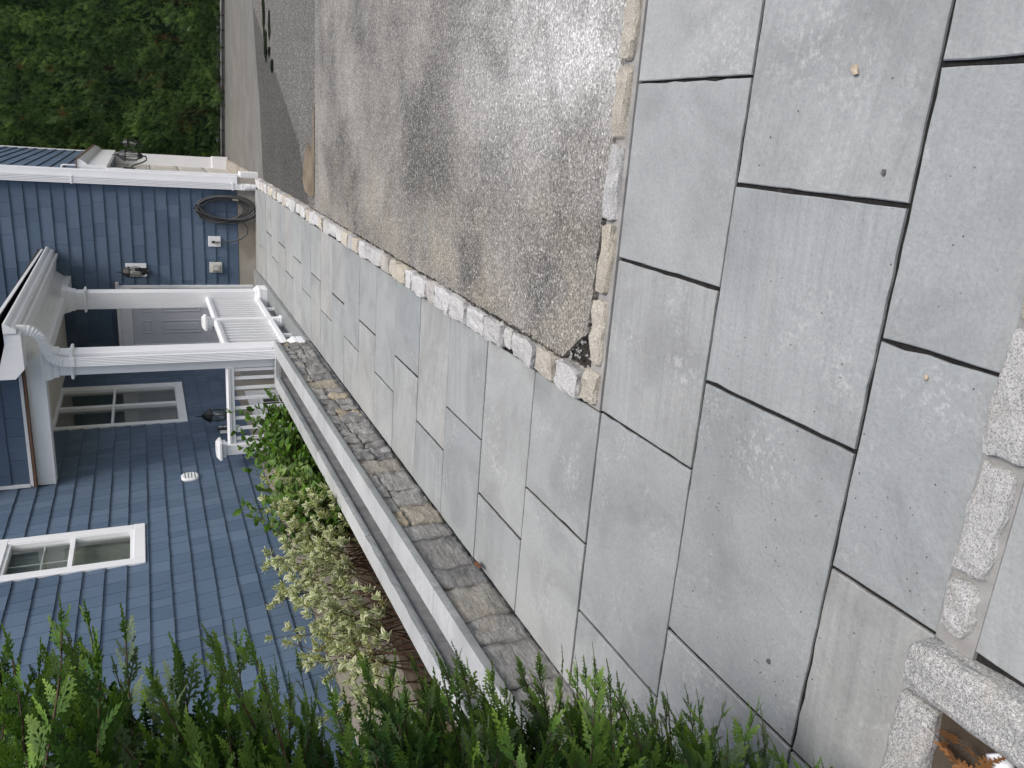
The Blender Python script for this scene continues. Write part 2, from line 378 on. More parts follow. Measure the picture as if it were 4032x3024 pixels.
ROOT_LOC = {}
def adopt(o, parent):
    o.parent = parent
    inv = ROOT_LOC.get(parent.name)
    if inv is None:
        pm = parent.matrix_basis
        if parent.parent is not None: pm = Matrix.Translation(Vector((0, 0, 0))) @ parent.matrix_basis
        o.matrix_parent_inverse = pm.inverted()
    else: o.matrix_parent_inverse = inv
def thing(name, label, cat, loc=(0, 0, 0), group=None):
    o = bpy.data.objects.new(name, None); COL.objects.link(o); o.location = loc; o.empty_display_size = 0.1
    o['label'] = label; o['category'] = cat
    if group: o['group'] = group
    ROOT_LOC[o.name] = Matrix.Translation(-Vector(loc))
    return o
def tag(o, label, cat, group=None):
    o['label'] = label; o['category'] = cat
    if group: o['group'] = group
    return o
def struct(o): o['kind'] = 'structure'; return o
def np_mesh(name, V, F, mat, C=None, smooth=False):
    """V (n,3), F (m,k) numpy -> mesh"""
    me = bpy.data.meshes.new(name); me.vertices.add(len(V)); me.vertices.foreach_set('co', V.astype(np.float32).ravel())
    k = F.shape[1]; me.loops.add(F.size); me.loops.foreach_set('vertex_index', F.astype(np.int32).ravel())
    me.polygons.add(len(F)); me.polygons.foreach_set('loop_start', np.arange(0, F.size, k, dtype=np.int32)); me.polygons.foreach_set('loop_total', np.full(len(F), k, dtype=np.int32))
    if smooth: me.polygons.foreach_set('use_smooth', np.ones(len(F), dtype=bool))
    me.update(calc_edges=True)
    if C is not None:
        at = me.attributes.new('Col', 'FLOAT_COLOR', 'POINT'); c4 = np.ones((len(V), 4), dtype=np.float32); c4[:, :3] = C
        at.data.foreach_set('color', c4.ravel())
    me.materials.append(MT[mat]); return me
def rock_mesh(name, sx, sy, sz, seed, mat, rnd_=0.16, amp=0.006, cuts=4, freq=13.0):
    bm = bmesh.new(); bmesh.ops.create_cube(bm, size=2)
    bmesh.ops.subdivide_edges(bm, edges=list(bm.edges), cuts=cuts, use_grid_fill=True)
    o = Vector((seed * 3.7, seed * 1.3, seed * 2.1)); half = Vector((sx / 2, sy / 2, sz / 2)); mn = min(half)
    for v in bm.verts:
        p = v.co.copy()
        # round corners by pulling towards an inner box
        q = Vector([p[i] * half[i] for i in range(3)]); rr = mn * min(0.95, rnd_ * 2.2)
        inner = Vector([max(-half[i] + rr, min(half[i] - rr, q[i])) for i in range(3)])
        d = q - inner
        if d.length > 1e-6: q = inner + d.normalized() * min(d.length, rr)
        nz = noise.noise_vector(q * freq + o) * amp * 1.7 + noise.noise_vector(q * freq * 3.1 + o) * amp * 0.9 + noise.noise_vector(q * freq * 8 + o) * amp * 0.35
        v.co = q + nz
    me = bpy.data.meshes.new(name); bm.to_mesh(me); bm.free(); me.materials.append(MT[mat])
    return me

# ------------------------------------------------------------------ ground sheets
HX, YH, GX = -3.9, 13.8, -0.92        # house side wall, facing wall, garage side wall
g = MB()
PX0, PX1, PY0, PY1 = HX - 0.05, -2.97, 9.05, 12.35     # basement stairwell opening
for (x0, x1, y0, y1) in ((-90, PX0, -90, 110), (PX1, 90, -90, 110), (PX0, PX1, -90, PY0), (PX0, PX1, PY1, 110)):
    g.add([(x0, y0, -0.2), (x1, y0, -0.2), (x1, y1, -0.2), (x0, y1, -0.2)], [(0, 1, 2, 3)])
struct(g.build('ground', 'lawn'))

# walkway: dark joint bed with every flagstone a piece of its own
b = MB()
b.box(-2.45, -1.0, 2.60, 13.78, -0.1, -0.011); b.box(-3.4, 2.2, -0.3, 2.599, -0.1, -0.011)
walk = struct(b.build('walkway', 'joint'))
def slab(x0, x1, y0, y1, parent=walk, mat='bluestone', gap=0.006, z=0.0, th=0.039, jit=0.0016, name='paving_slab', cover=0.0):
    g_ = gap; x0 += g_ * rnd.uniform(.6, 1.2); x1 -= g_ * rnd.uniform(.6, 1.2); y0 += g_ * rnd.uniform(.5, 1.1); y1 -= g_ * rnd.uniform(.5, 1.1)
    cx, cy = (x0 + x1) / 2, (y0 + y1) / 2; pts = []
    def edge(a, b_):
        L = math.hypot(b_[0] - a[0], b_[1] - a[1]); k = max(2, int(L / 0.055)); ph = rnd.uniform(0, 99)
        for i in range(k):
            f = i / k; w = (noise.noise(Vector((ph + f * L * 14, 0, 0))) * 1.2 + rnd.uniform(-.7, .7)) * jit
            if rnd.random() < 0.05: w -= jit * 2.0
            nx, ny = (b_[1] - a[1]) / L, -(b_[0] - a[0]) / L
            pts.append((a[0] + (b_[0] - a[0]) * f + nx * w, a[1] + (b_[1] - a[1]) * f + ny * w))
    c4 = [(x0, y0), (x1, y0), (x1, y1), (x0, y1)]
    for i in range(4): edge(c4[i], c4[(i + 1) % 4])
    n = len(pts); ins = []
    for (px, py) in pts:
        dx, dy = px - cx, py - cy; ins.append((px - math.copysign(0.003, dx) * (abs(dx) > 0.4 * (x1 - x0)), py - math.copysign(0.003, dy) * (abs(dy) > 0.4 * (y1 - y0))))
    tz = rnd.uniform(-0.0015, 0.0015)
    vs_ = [(p[0] - cx, p[1] - cy, -th) for p in pts] + [(p[0] - cx, p[1] - cy, -0.003) for p in pts] + [(p[0] - cx, p[1] - cy, 0) for p in ins]
    fs_ = [(i, (i + 1) % n, n + (i + 1) % n, n + i) for i in range(n)] + [(n + i, n + (i + 1) % n, 2 * n + (i + 1) % n, 2 * n + i) for i in range(n)] + [tuple(range(2 * n, 3 * n))]
    me = MB().add(vs_, fs_).mesh(name, mat)
    return link(name, me, parent, mw=Matrix.Translation((cx, cy, z + tz)))
YR = [2.615, 3.226, 3.815, 4.41, 4.985, 5.56, 6.12, 6.675, 7.245, 7.80, 8.36, 8.90, 9.49, 10.10, 10.70, 11.32, 11.93, 12.49]
XJ = [-1.645, -1.942, -1.625, -1.924, -1.612, -1.905, -1.60, -1.89, -1.587, -1.878, -1.58, -1.866, -1.582, -1.87, -1.58, -1.88, -1.59]
XW, XC = -2.372, -1.032
for y0, y1, xj in zip(YR[:-1], YR[1:], XJ):
    slab(XW, xj, y0, y1, gap=0.0085); slab(xj, XC, y0, y1, gap=0.0085)
for (y0, y1, xs) in ((12.585, 12.66, (XW, -1.60, XC)), (12.66, 13.36, (XW, -1.915, XC)), (13.36, 13.775, (-2.64, -1.615, -1.06))):
    for a, b_ in zip(xs[:-1], xs[1:]): slab(a, b_, y0, y1, gap=0.004)
for (y0, y1, xs) in ((1.03, 1.363, (-2.36, -1.66, -1.043, -0.404, 0.234, 0.87, 1.5)),
                     (1.363, 1.997, (-3.0, -2.36, -1.655, -0.71, -0.079, 0.55, 1.2)),
                     (1.997, 2.612, (-2.37, -1.963, -1.03, -0.404, 0.231, 0.86, 1.5))):
    for a, b_ in zip(xs[:-1], xs[1:]): slab(a, b_, y0, y1, gap=0.0072)
for (x0, x1) in ((-1.03, -0.25), (-0.25, 0.5), (0.5, 1.2)): slab(x0, x1, 0.2, 0.945, gap=0.004)
# trench drain
td = thing('trench_drain', 'narrow grey slotted trench drain across the paving by the house wall', 'drain', (-1.7, 12.54, 0))
b = MB(); b.box(XW + .01, XC - .01, 12.49, 12.497, -0.025, 0.001); b.box(XW + .01, XC - .01, 12.573, 12.58, -0.025, 0.001); b.build('frame', 'grate', td)
b = MB(); x = XW + 0.02
while x < XC - 0.02: b.box(x, x + 0.014, 12.4972, 12.5728, -0.02, 0.0); x += 0.026
b.build('grate', 'grate', td)

# ------------------------------------------------------------------ driveway
def dz(y): return 0.018 - 0.0085 * (y - 2.7)
def sheet(name, mat, pts, lift=0.0, depth=0.0):
    n = len(pts); vs_ = [(p[0], p[1], dz(p[1]) + lift) for p in pts]; fs_ = [tuple(range(n))]
    if depth:
        vs_ += [(p[0], p[1], dz(p[1]) + lift - depth) for p in pts]; fs_ += [(i, (i + 1) % n, n + (i + 1) % n, n + i) for i in range(n)]
    return struct(MB().add(vs_, fs_).build(name, mat))
def jag(a, b_, step, amp):
    L = math.hypot(b_[0] - a[0], b_[1] - a[1]); k = max(1, int(L / step)); out = []
    for i in range(k):
        f = i / k; out.append((a[0] + (b_[0] - a[0]) * f + rnd.uniform(-amp, amp), a[1] + (b_[1] - a[1]) * f + rnd.uniform(-amp, amp)))
    return out
corner = [(-0.885, 3.276), (-0.89, 3.099), (-0.893, 2.998), (-0.889, 2.946), (-0.866, 2.917), (-0.789, 2.825), (-0.742, 2.76)]
pts = []
for a, b_ in zip(corner[:-1], corner[1:]): pts += jag(a, b_, 0.014, 0.006)
pts += jag((-0.738, 2.752), (-0.55, 2.742), 0.015, 0.008) + jag((-0.55, 2.742), (-0.25, 2.738), 0.02, 0.008) + jag((-0.24, 2.712), (2.6, 2.715), 0.05, 0.004)
pts += [(7.0, 2.71), (7.0, 8.86)] + jag((7.0, 8.86), (-0.875, 8.86), 0.3, 0.004) + jag((-0.88, 8.85), (-0.885, 3.30), 0.06, 0.007)
drive = sheet('driveway', 'asphalt', pts, 0, 0.07)
P1 = jag((-0.21, 9.94), (1.65, 14.1), 0.12, 0.012)
sheet('driveway_worn_section', 'asphalt_mid', [(-0.875, 8.866), (7, 8.866), (7, 14.6), (1.7, 14.2)] + P1[::-1] + [(-0.875, 9.25)], -0.004, 0.07)
sheet('driveway_patch', 'asphalt_dark', [(-0.875, 9.255)] + [(p[0] - .006, p[1] + .004) for p in P1] + [(1.69, 14.21), (0.9, 13.9), (0.2, 13.55), (-0.9, 13.28)], -0.006, 0.07)
sheet('garage_apron', 'concrete_apron', [(-1.2, 13.285), (-0.9, 13.285), (0.2, 13.555), (0.9, 13.905), (1.69, 14.215), (7, 15.6), (7, 17.4), (2.4, 19.32), (-1.0, 20.5), (-1.2, 20.6)], -0.003, 0.07)
sil = [(-0.74, 8.87), (-0.10, 8.875), (0.25, 8.9), (0.1, 9.0), (-0.12, 8.97), (-0.26, 9.1), (-0.2, 9.33), (-0.38, 9.52), (-0.6, 9.62), (-0.73, 9.5), (-0.78, 9.1)]
s2 = []
for i in range(len(sil)): s2 += jag(sil[i], sil[(i + 1) % len(sil)], 0.05, 0.012)
struct(MB().add([(p[0], p[1], dz(p[1]) + 0.003) for p in s2], [tuple(range(len(s2)))]).build('silt_patch', 'silt'))
for (cx, cy, rx, ry, sd_) in ((1.27, 12.3, .20, .10, 1), (1.05, 12.72, .22, .16, 2), (0.93, 12.35, .07, .12, 5), (0.73, 12.08, .10, .13, 3), (1.5, 12.9, .3, .14, 4)):
    pp = []
    for k in range(28):
        a = 2 * math.pi * k / 28; q = 1 + 0.45 * noise.noise(Vector((math.cos(a) * 1.6 + sd_ * 9, math.sin(a) * 1.6, 0)))
        pp.append((cx + rx * q * math.cos(a), cy + ry * q * math.sin(a)))
    struct(MB().add([(p[0], p[1], dz(p[1]) + 0.004) for p in pp], [tuple(range(28))]).build('puddle', 'water'))

# ------------------------------------------------------------------ granite cobble edging
ROCKS = {}
def cobbles(th_, items, mat='granite', z_top=0.03, depth=0.12, rr=0.07, amp=0.008):
    for i, it in enumerate(items):
        (x0, x1, y0, y1) = it[:4]; zt = it[4] if len(it) > 4 else z_top + rnd.uniform(-.006, .006)
        me = rock_mesh('cobble', x1 - x0, y1 - y0, depth, rnd.uniform(0, 50), mat, rr, amp)
        mw = Matrix.Translation(((x0 + x1) / 2, (y0 + y1) / 2, zt - depth / 2)) @ Matrix.Rotation(rnd.uniform(-.03, .03), 4, 'Z') @ Matrix.Rotation(rnd.uniform(-.04, .04), 4, 'Y')
        link('cobble', me, th_, mw=mw)
ce = thing('cobblestone_edging', 'long row of pale granite cobbles between the walkway and the driveway', 'stone edging', (-0.96, 8, 0))
b = MB(); b.extrude([(-1.028, -0.1), (-1.028, -0.012), (-1.0, -0.012), (-0.92, -0.02), (-0.885, -0.05), (-0.885, -0.1)], 'y', 2.72, 13.62, lambda a: -0.004 * (a - 2.7)); b.build('mortar', 'mortar', ce)
it = [(-1.018, -.905, 2.755, 2.955), (-1.016, -.905, 2.985, 3.165), (-1.02, -.90, 3.20, 3.42), (-1.0, -.905, 3.445, 3.55), (-1.016, -.9, 3.58, 3.80), (-1.016, -.9, 3.83, 4.06)]
y = 4.08
while y < 13.5:
    L = rnd.choice([0.17, 0.2, 0.23, 0.26, 0.13, 0.3]) ; L = min(L, 13.62 - y)
    w = rnd.uniform(-.012, .008)
    it.append((-1.016 + w, -0.895 + rnd.uniform(-.01, .008), y, y + L)); y += L + rnd.uniform(.002, .010)
cobbles(ce, [i + (0.045 - 0.003 * (i[2] - 2.7) + rnd.uniform(-.006, .006),) for i in it])
cf = thing('cobblestone_edging', 'short row of long tan cobbles set in mortar along the near driveway edge', 'stone edging', (-0.3, 2.67, 0))
b = MB(); b.box(-1.03, 1.6, 2.6135, 2.716, -0.1, 0.004); b.build('mortar', 'mortar', cf)
cobbles(cf, [(-1.016, -.88, 2.632, 2.738, .034), (-.845, -.58, 2.634, 2.712, .034), (-.55, -.282, 2.634, 2.714, .036), (-.256, .008, 2.636, 2.718, .036), (.032, .29, 2.636, 2.714, .034), (.312, .575, 2.634, 2.716, .036), (.595, .83, 2.634, 2.716, .034)], rr=0.22, amp=0.009, depth=0.09)
cb = thing('cobblestone_edging', 'speckled granite cobbles set in mortar at the near right corner of the paving', 'stone edging', (-0.7, 0.99, 0))
b = MB(); b.box(-1.045, 0.6, 0.935, 1.031, -0.1, 0.003); b.build('mortar', 'mortar', cb)
cobbles(cb, [(-1.005, -.872, .955, 1.027, .022), (-.857, -.592, .945, 1.03, .026), (-.575, -.30, .935, 1.034, .034), (-.285, 0.0, .94, 1.032, .03)], rr=0.2, amp=0.0065, depth=0.09)
for (x0, x1, y0, y1, zt, lab) in ((-1.178, -1.043, .50, 1.05, .07, 'long grey granite block running towards the camera beside the hedge bed'), (-1.60, -1.20, .955, 1.062, .05, 'grey granite block lying across the end of the longer block by the hedge')):
    me = rock_mesh('granite_block', x1 - x0, y1 - y0, .16, rnd.uniform(0, 50), 'granite_grey', 0.22, 0.005, 8, 9)
    tag(link('granite_block', me, mw=Matrix.Translation(((x0 + x1) / 2, (y0 + y1) / 2, zt - .08))), lab, 'granite block', 'granite blocks by the hedge')
# crumbs of dirt in the broken corner and along the cobbles
b = MB(); pr = random.Random(3)
def crumb(b, x, y, z, r):
    a = pr.uniform(0, 6.28); vs_ = []
    for (ux, uy, uz) in ((1, 0, 0), (-.8, .3, 0), (0, 1, 0), (.1, -.9, 0), (0, 0, .9), (0, 0, -.5)):
        k = r * pr.uniform(.7, 1.3); vs_.append((x + k * (ux * math.cos(a) - uy * math.sin(a)), y + k * (ux * math.sin(a) + uy * math.cos(a)), z + k * uz))
    b.add(vs_, [(0, 2, 4), (2, 1, 4), (1, 3, 4), (3, 0, 4), (2, 0, 5), (1, 2, 5), (3, 1, 5), (0, 3, 5)])
b.add([(-.9, 2.71, -.028), (-.5, 2.71, -.028), (-.72, 2.80, -.028), (-.88, 3.0, -.028), (-.9, 3.3, -.028)], [(0, 1, 2, 3, 4)])
for k in range(900):
    x, y = pr.uniform(-.895, -.74), pr.uniform(2.72, 3.0)
    crumb(b, x, y, -.02 + pr.uniform(0, .016), pr.uniform(.002, .007))
for k in range(1500):
    y = 2.95 + abs(pr.gauss(0, 3.2)); y = min(y, 13)
    crumb(b, -.888 + pr.gauss(0, .007), y, dz(y) - .004 + pr.uniform(-.01, .006), pr.uniform(.002, .008))
b.build('loose_dirt', 'crumb', kind='stuff')
b = MB()
for k in range(45): crumb(b, pr.uniform(-.885, -.76), pr.uniform(2.73, 2.93), -.012 + pr.uniform(0, .016), pr.uniform(.003, .012))
b.build('mortar_rubble', 'mortar', kind='stuff'); bpy.data.objects['mortar_rubble']['label'] = 'pale bits of broken mortar in the asphalt corner'; bpy.data.objects['mortar_rubble']['category'] = 'rubble'; bpy.data.objects['loose_dirt']['label'] = 'dark crumbs of dirt along the cobbles and in the broken asphalt corner'; bpy.data.objects['loose_dirt']['category'] = 'dirt'

# ------------------------------------------------------------------ stone planter wall
def wz(y): return 0.012 * (y - 3.6)              # top of the wall relative to the falling pavement
WY0, WY1 = 1.75, 8.95; ZS, ZC = 0.292, 0.335
pw = thing('planter_wall', 'low stone veneer wall with two pale bluestone copings and a trough between', 'stone wall', (-2.6, 6, 0))
b = MB(); b.extrude([(-2.56, -.1), (-2.56, ZS), (-2.395, ZS), (-2.395, -.1)], 'y', WY0, WY1, wz); b.extrude([(-2.89, -.15), (-2.89, ZS), (-2.768, ZS), (-2.768, -.15)], 'y', WY0, WY1, wz)
b.extrude([(-2.768, -.1), (-2.768, ZS - .2), (-2.56, ZS - .2), (-2.56, -.1)], 'y', WY0, WY1, wz)
b.extrude([(-2.768, 0), (-2.768, ZS), (-2.56, ZS), (-2.56, 0)], 'y', WY1 - .14, WY1 - .002, wz); b.build('wall_core', 'trough', pw)
def coping(x0, x1, y0, y1, rough=False):
    b = MB(); n = max(2, int((y1 - y0) / .06)); ring = []
    for i in range(n + 1):
        y = y0 + .0015 + (y1 - y0 - .003) * i / n; d = (rnd.uniform(-.005, .003) if rough else rnd.uniform(-.0008, .0008)); t_ = wz(y)
        ring.append([(x0, y, ZS + .002 + t_), (x1 + d * .4, y, ZS + .002 + t_), (x1 + d, y, ZS + .018 + t_), (x1 - .004 + d - (rnd.uniform(.0, .008) if rough else 0), y, ZC + t_), (x0 + .004, y, ZC + t_), (x0, y, ZC - .005 + t_)])
    b.rings(ring); me = b.mesh('coping_slab', 'bluestone_light'); me.materials.append(MT['bluestone_dark'])
    for p in me.polygons:
        if p.normal.x > .5 or abs(p.normal.y) > .7: p.material_index = 1  # walk side and ends of each coping take the darker stone
    link('coping_slab', me, pw)
for a, c_ in zip((WY0, 3.55, 5.62, 7.28), (3.55, 5.62, 7.28, WY1 - .10)): coping(-2.528, -2.352, a, c_)
for a, c_ in zip((WY0, 3.32, 4.95, 6.6, 7.75), (3.32, 4.95, 6.6, 7.75, WY1 - .10)): coping(-2.905, -2.752, a, c_, True)
b = MB(); b.extrude([(-2.905, ZS + .003), (-2.905, ZC), (-2.352, ZC), (-2.352, ZS + .003)], 'y', WY1 - .098, WY1 + .02, wz); b.build('coping_slab', 'bluestone_light', pw)
def vstone(y0, y1, z0, z1, depth=None):
    d = depth if depth is not None else rnd.uniform(.022, .040)
    bm = bmesh.new(); bmesh.ops.create_cube(bm, size=2); bmesh.ops.subdivide_edges(bm, edges=list(bm.edges), cuts=6, use_grid_fill=True)
    hy, hz, hx = (y1 - y0) / 2 - .006, (z1 - z0) / 2 - .006, .03; o_ = Vector((rnd.uniform(0, 90), 0, 0)); sk = [rnd.uniform(-.022, .022) for _ in range(4)]
    for v in bm.verts:
        p = v.co.copy(); e = max(abs(p.y), abs(p.z)); yy, zz = p.y * hy, p.z * hz
        yy += sk[0] * p.z * .5 * (1 if p.y > 0 else -1) * abs(p.y); zz += sk[1] * p.y * .35 * abs(p.z)
        q = Vector((0, yy, zz)); face = (p.x > .99)
        x = (p.x * hx) if not face else hx + (d - .03) * (1 if e < .8 else .25) + noise.noise(q * 13 + o_) * .026 + noise.noise(q * 34 + o_) * .012 + noise.noise(q * 80 + o_) * .005
        v.co = Vector((x, yy + noise.noise(q * 18 + o_) * .009, zz + noise.noise(q * 18 - o_) * .009))
    me = bpy.data.meshes.new('stone'); bm.to_mesh(me); bm.free(); me.materials.append(MT['veneer'])
    for p in me.polygons: p.use_smooth = True
    yc = (y0 + y1) / 2; link('stone', me, pw, mw=Matrix.Translation((-2.408, yc, (z0 + z1) / 2 + wz(yc))))
Z0 = -.02
S = [(1.77, 2.1, Z0, ZS), (2.1, 2.36, Z0, ZS), (2.36, 2.7, Z0, ZS), (2.7, 3.03, Z0, ZS), (3.03, 3.25, Z0, ZS), (3.25, 3.56, Z0, ZS), (3.56, 3.767, Z0, ZS), (3.767, 4.133, Z0, ZS), (4.133, 4.327, Z0, ZS),
     (4.327, 4.53, .21, ZS), (4.53, 4.77, .21, ZS), (4.77, 4.93, .21, ZS), (4.93, 5.13, .21, ZS), (4.327, 4.60, Z0, .21), (4.60, 4.855, Z0, .21), (4.855, 5.17, Z0, .21), (5.17, 5.41, Z0, ZS)]
y = 5.41
while y < WY1 - .02:
    kind = rnd.random(); L = rnd.uniform(.16, .34)
    if y + L > WY1 - .14: L = WY1 - .012 - y
    if kind < .22: S.append((y, y + L, Z0, ZS))
    elif kind < .72:
        s_ = rnd.uniform(.11, .2); L *= 1.35; L = min(L, WY1 - .012 - y); m_ = rnd.uniform(.35, .65) * L
        S += [(y, y + m_, Z0, s_), (y + m_, y + L, Z0, s_)]; m_ = rnd.uniform(.3, .7) * L; S += [(y, y + m_, s_, ZS), (y + m_, y + L, s_, ZS)]
    else:
        L *= 1.3; L = min(L, WY1 - .012 - y); s1, s2_ = rnd.uniform(.07, .1), rnd.uniform(.17, .21); m_ = rnd.uniform(.35, .65) * L
        S += [(y, y + L, Z0, s1), (y, y + m_, s1, s2_), (y + m_, y + L, s1, s2_), (y, y + L * .55, s2_, ZS), (y + L * .55, y + L, s2_, ZS)]
    y += L
for s_ in S: vstone(*s_)

# planting bed and stairwell
b = MB(); b.box(HX, -2.88, 2.0, 9.0, -.19, 0.06)
bed = MB(); nx, ny = 12, 60
for i in range(nx + 1):
    for j in range(ny + 1):
        x = HX + (HX * -1 - 2.895) * i / nx; y = 1.5 + 7.5 * j / ny; bed.v.append((x, y, 0.06 + .035 * noise.noise(Vector((x * 3, y * 3, 0)))))
bed.f = [(i * (ny + 1) + j, (i + 1) * (ny + 1) + j, (i + 1) * (ny + 1) + j + 1, i * (ny + 1) + j + 1) for i in range(nx) for j in range(ny)]
struct(bed.build('planting_bed', 'soil', smooth=True))
b = MB(); b.box(PX0 + .05, PX1, PY0, PY1, -1.95, -1.8)
b.box(PX1, PX1 + .1, PY0, PY1, -1.9, .02); b.box(PX0 + .05, PX1, PY1, PY1 + .1, -1.9, .43)
for k in range(7): b.box(PX0 + .06, PX1 - .002, PY1 - .001 - .28 * (k + 1) * .5, PY1 - .002, -1.8 + 0, -1.8 + .18 * (7 - k) * .9)
struct(b.build('stairwell', 'stairwell'))
b = MB(); b.bbox(HX + .01, -2.90, 8.985, 9.05, -1.9, .195, .006); tag(b.build('parapet_wall', 'parapet'), 'light grey concrete curb under the porch end railing', 'wall')
# ------------------------------------------------------------------ house
house = thing('house', 'blue shingled house with white trim, concrete foundation and garage wing', 'house', (-4, 12, 0))
b = MB(); b.box(HX - .3, HX - .002, 2.0, YH + .3, .3, 6.2); b.box(HX - 9, HX - .3, 2.0, 2.3, -.2, 6.2); wall_l = b.build('wall', 'siding', house)
b = MB(); b.box(HX - .002, GX - .02, YH + .002, YH + .3, .2, 6.2); wall_h = b.build('wall', 'siding', house)
b = MB(); b.box(GX - .3, GX - .002, YH + .3, 19.9, 2.15, 6.2); b.box(GX - .3, GX - .002, YH + .3, 14.08, -.15, 2.15); b.box(GX - .3, GX - .002, 19.45, 19.9, -.15, 2.15); b.box(-8, GX - .3, 19.6, 19.9, -.2, 6.2)
wall_g = b.build('wall', 'siding', house)
b = MB(); b.box(HX - .25, HX + .015, 2.0, YH - .001, -1.95, .56); b.build('foundation', 'foundation', house)
b = MB(); b.box(HX + .015, GX - .025, YH - .015, YH + .25, -.2, .27); b.build('foundation', 'foundation', house)
# roof far above the frame so the house is whole
b = MB(); b.add([(-10, 1.6, 8.4), (-10, 20.3, 8.4), (-3.4, 20.3, 6.15), (-3.4, 1.6, 6.15)], [(0, 1, 2, 3)]); b.add([(-10, 1.6, 8.5), (-10, 20.3, 8.5), (-3.4, 20.3, 6.25), (-3.4, 1.6, 6.25)], [(3, 2, 1, 0)])
b.box(-3.4, -.5, YH - .4, 20.3, 6.15, 6.3); b.build('roof', 'roof', house)

EXP = 0.1757
def wedge(w, h):
    t0, t1 = .021, .004
    return [(0, t0, 0), (w, t0, 0), (w, t1, h), (0, t1, h), (0, 0, 0), (w, 0, 0), (w, 0, h), (0, 0, h)], [(0, 1, 2, 3), (4, 5, 1, 0), (4, 0, 3, 7), (1, 5, 6, 2), (3, 2, 6, 7)]
PIECES = []
def field(origin, sdir, ndir, s0, s1, z0, z1, openings, wall, widths=(.10, .12, .14, .16, .18, .20, .22, .15, .17), gap=.006, seed=0):
    rr_ = random.Random(seed); o = Vector(origin); sdir = Vector(sdir); ndir = Vector(ndir); k = 0
    while z0 + k * EXP < z1:
        za = z0 + k * EXP; zb = min(za + EXP + .012, z1); s = s0 - rr_.uniform(0, .1)
        while s < s1:
            w = rr_.choice(widths); a, c_ = max(s, s0), min(s + w, s1); s += w + gap
            if c_ - a < .02: continue
            lo, hi = za + rr_.uniform(-.002, .002), zb; rects = [(a, c_, lo, hi)]
            for (oa, ob, oz0, oz1) in openings:
                nr = []
                for (ra, rb, r0, r1) in rects:
                    if rb <= oa or ra >= ob or r1 <= oz0 or r0 >= oz1: nr.append((ra, rb, r0, r1)); continue
                    if ra < oa: nr.append((ra, oa, r0, r1))
                    if rb > ob: nr.append((ob, rb, r0, r1))
                    if r0 < oz0: nr.append((max(ra, oa), min(rb, ob), r0, oz0))
                    if r1 > oz1: nr.append((max(ra, oa), min(rb, ob), oz1, r1))
                rects = nr
            for (ra, rb, r0, r1) in rects:
                if rb - ra < .012 or r1 - r0 < .01: continue
                p = o + sdir * ra + Vector((0, 0, r0)); full = abs((r1 - r0) - (EXP + .012)) < .006 and abs((rb - ra) - w) < 1e-6
                PIECES.append((p, sdir, ndir, rb - ra, r1 - r0, wall, full))
        k += 1
WIN1 = (7.03, 7.80, 1.815, 3.06); WIN2 = (10.67, 12.42, 1.28, 2.95); BD = (10.16, 11.75, -1.8, .44)
def ins(o, d=.03): return (o[0] + d, o[1] - d, o[2] + d, o[3] - d)
field((HX, 0, 0), (0, 1, 0), (1, 0, 0), 4.6, YH, .562, 3.95, [ins(WIN1), ins(WIN2)], wall_l, seed=1)
field((0, YH, 0), (1, 0, 0), (0, -1, 0), HX, -1.09, .276, 3.95, [(-3.78, -2.69, 0, 2.10)], wall_h, (.2, .26, .32, .4, .5), .003, seed=2)
field((GX, 0, 0), (0, 1, 0), (1, 0, 0), YH + .06, 19.72, 2.56, 4.6, [], wall_g, (.3, .4, .5), .003, seed=3)
# the pieces that show largest are objects, the rest one field per wall
def area(p):
    c = p[0] + p[1] * p[3] / 2 + Vector((0, 0, p[4] / 2)); d = c - EYE
    q = Vector((d.dot(RIGHT), d.dot(DOWN), d.dot(FWD))); 
    if q.z < .1: return 0
    u, v = q.x / q.z * 3117, q.y / q.z * 3117
    if abs(u) > 1500 or abs(v) > 2016: return 0
    return p[3] * p[4] * abs(d.normalized().dot(p[2])) / d.length_squared
PIECES.sort(key=lambda p: -(area(p) if p[6] else 0))
single, rest = PIECES[:300], PIECES[300:]
WM = {}
for (p, sd_, nd, w, h, wl, full) in single:
    key = (round(w, 3), 'L' if sd_.y > .5 else 'H')
    if key not in WM:
        vs_, fs_ = wedge(w, EXP + .012); WM[key] = MB().add([sd_ * v[0] + nd * v[1] + Vector((0, 0, v[2])) for v in vs_], fs_).mesh('shingle', 'siding')
    link('shingle', WM[key], wl, mw=Matrix.Translation(p))
for wl in (wall_l, wall_h, wall_g):
    b = MB()
    for (p, sd_, nd, w, h, w2, full) in rest:
        if w2 is wl:
            vs_, fs_ = wedge(w, h); k = rnd.random(); b.add([p + sd_ * v[0] + nd * v[1] + Vector((0, 0, v[2])) for v in vs_], fs_, (k, k, k))
    b.build('shingle_field', 'siding', wl, kind='stuff')

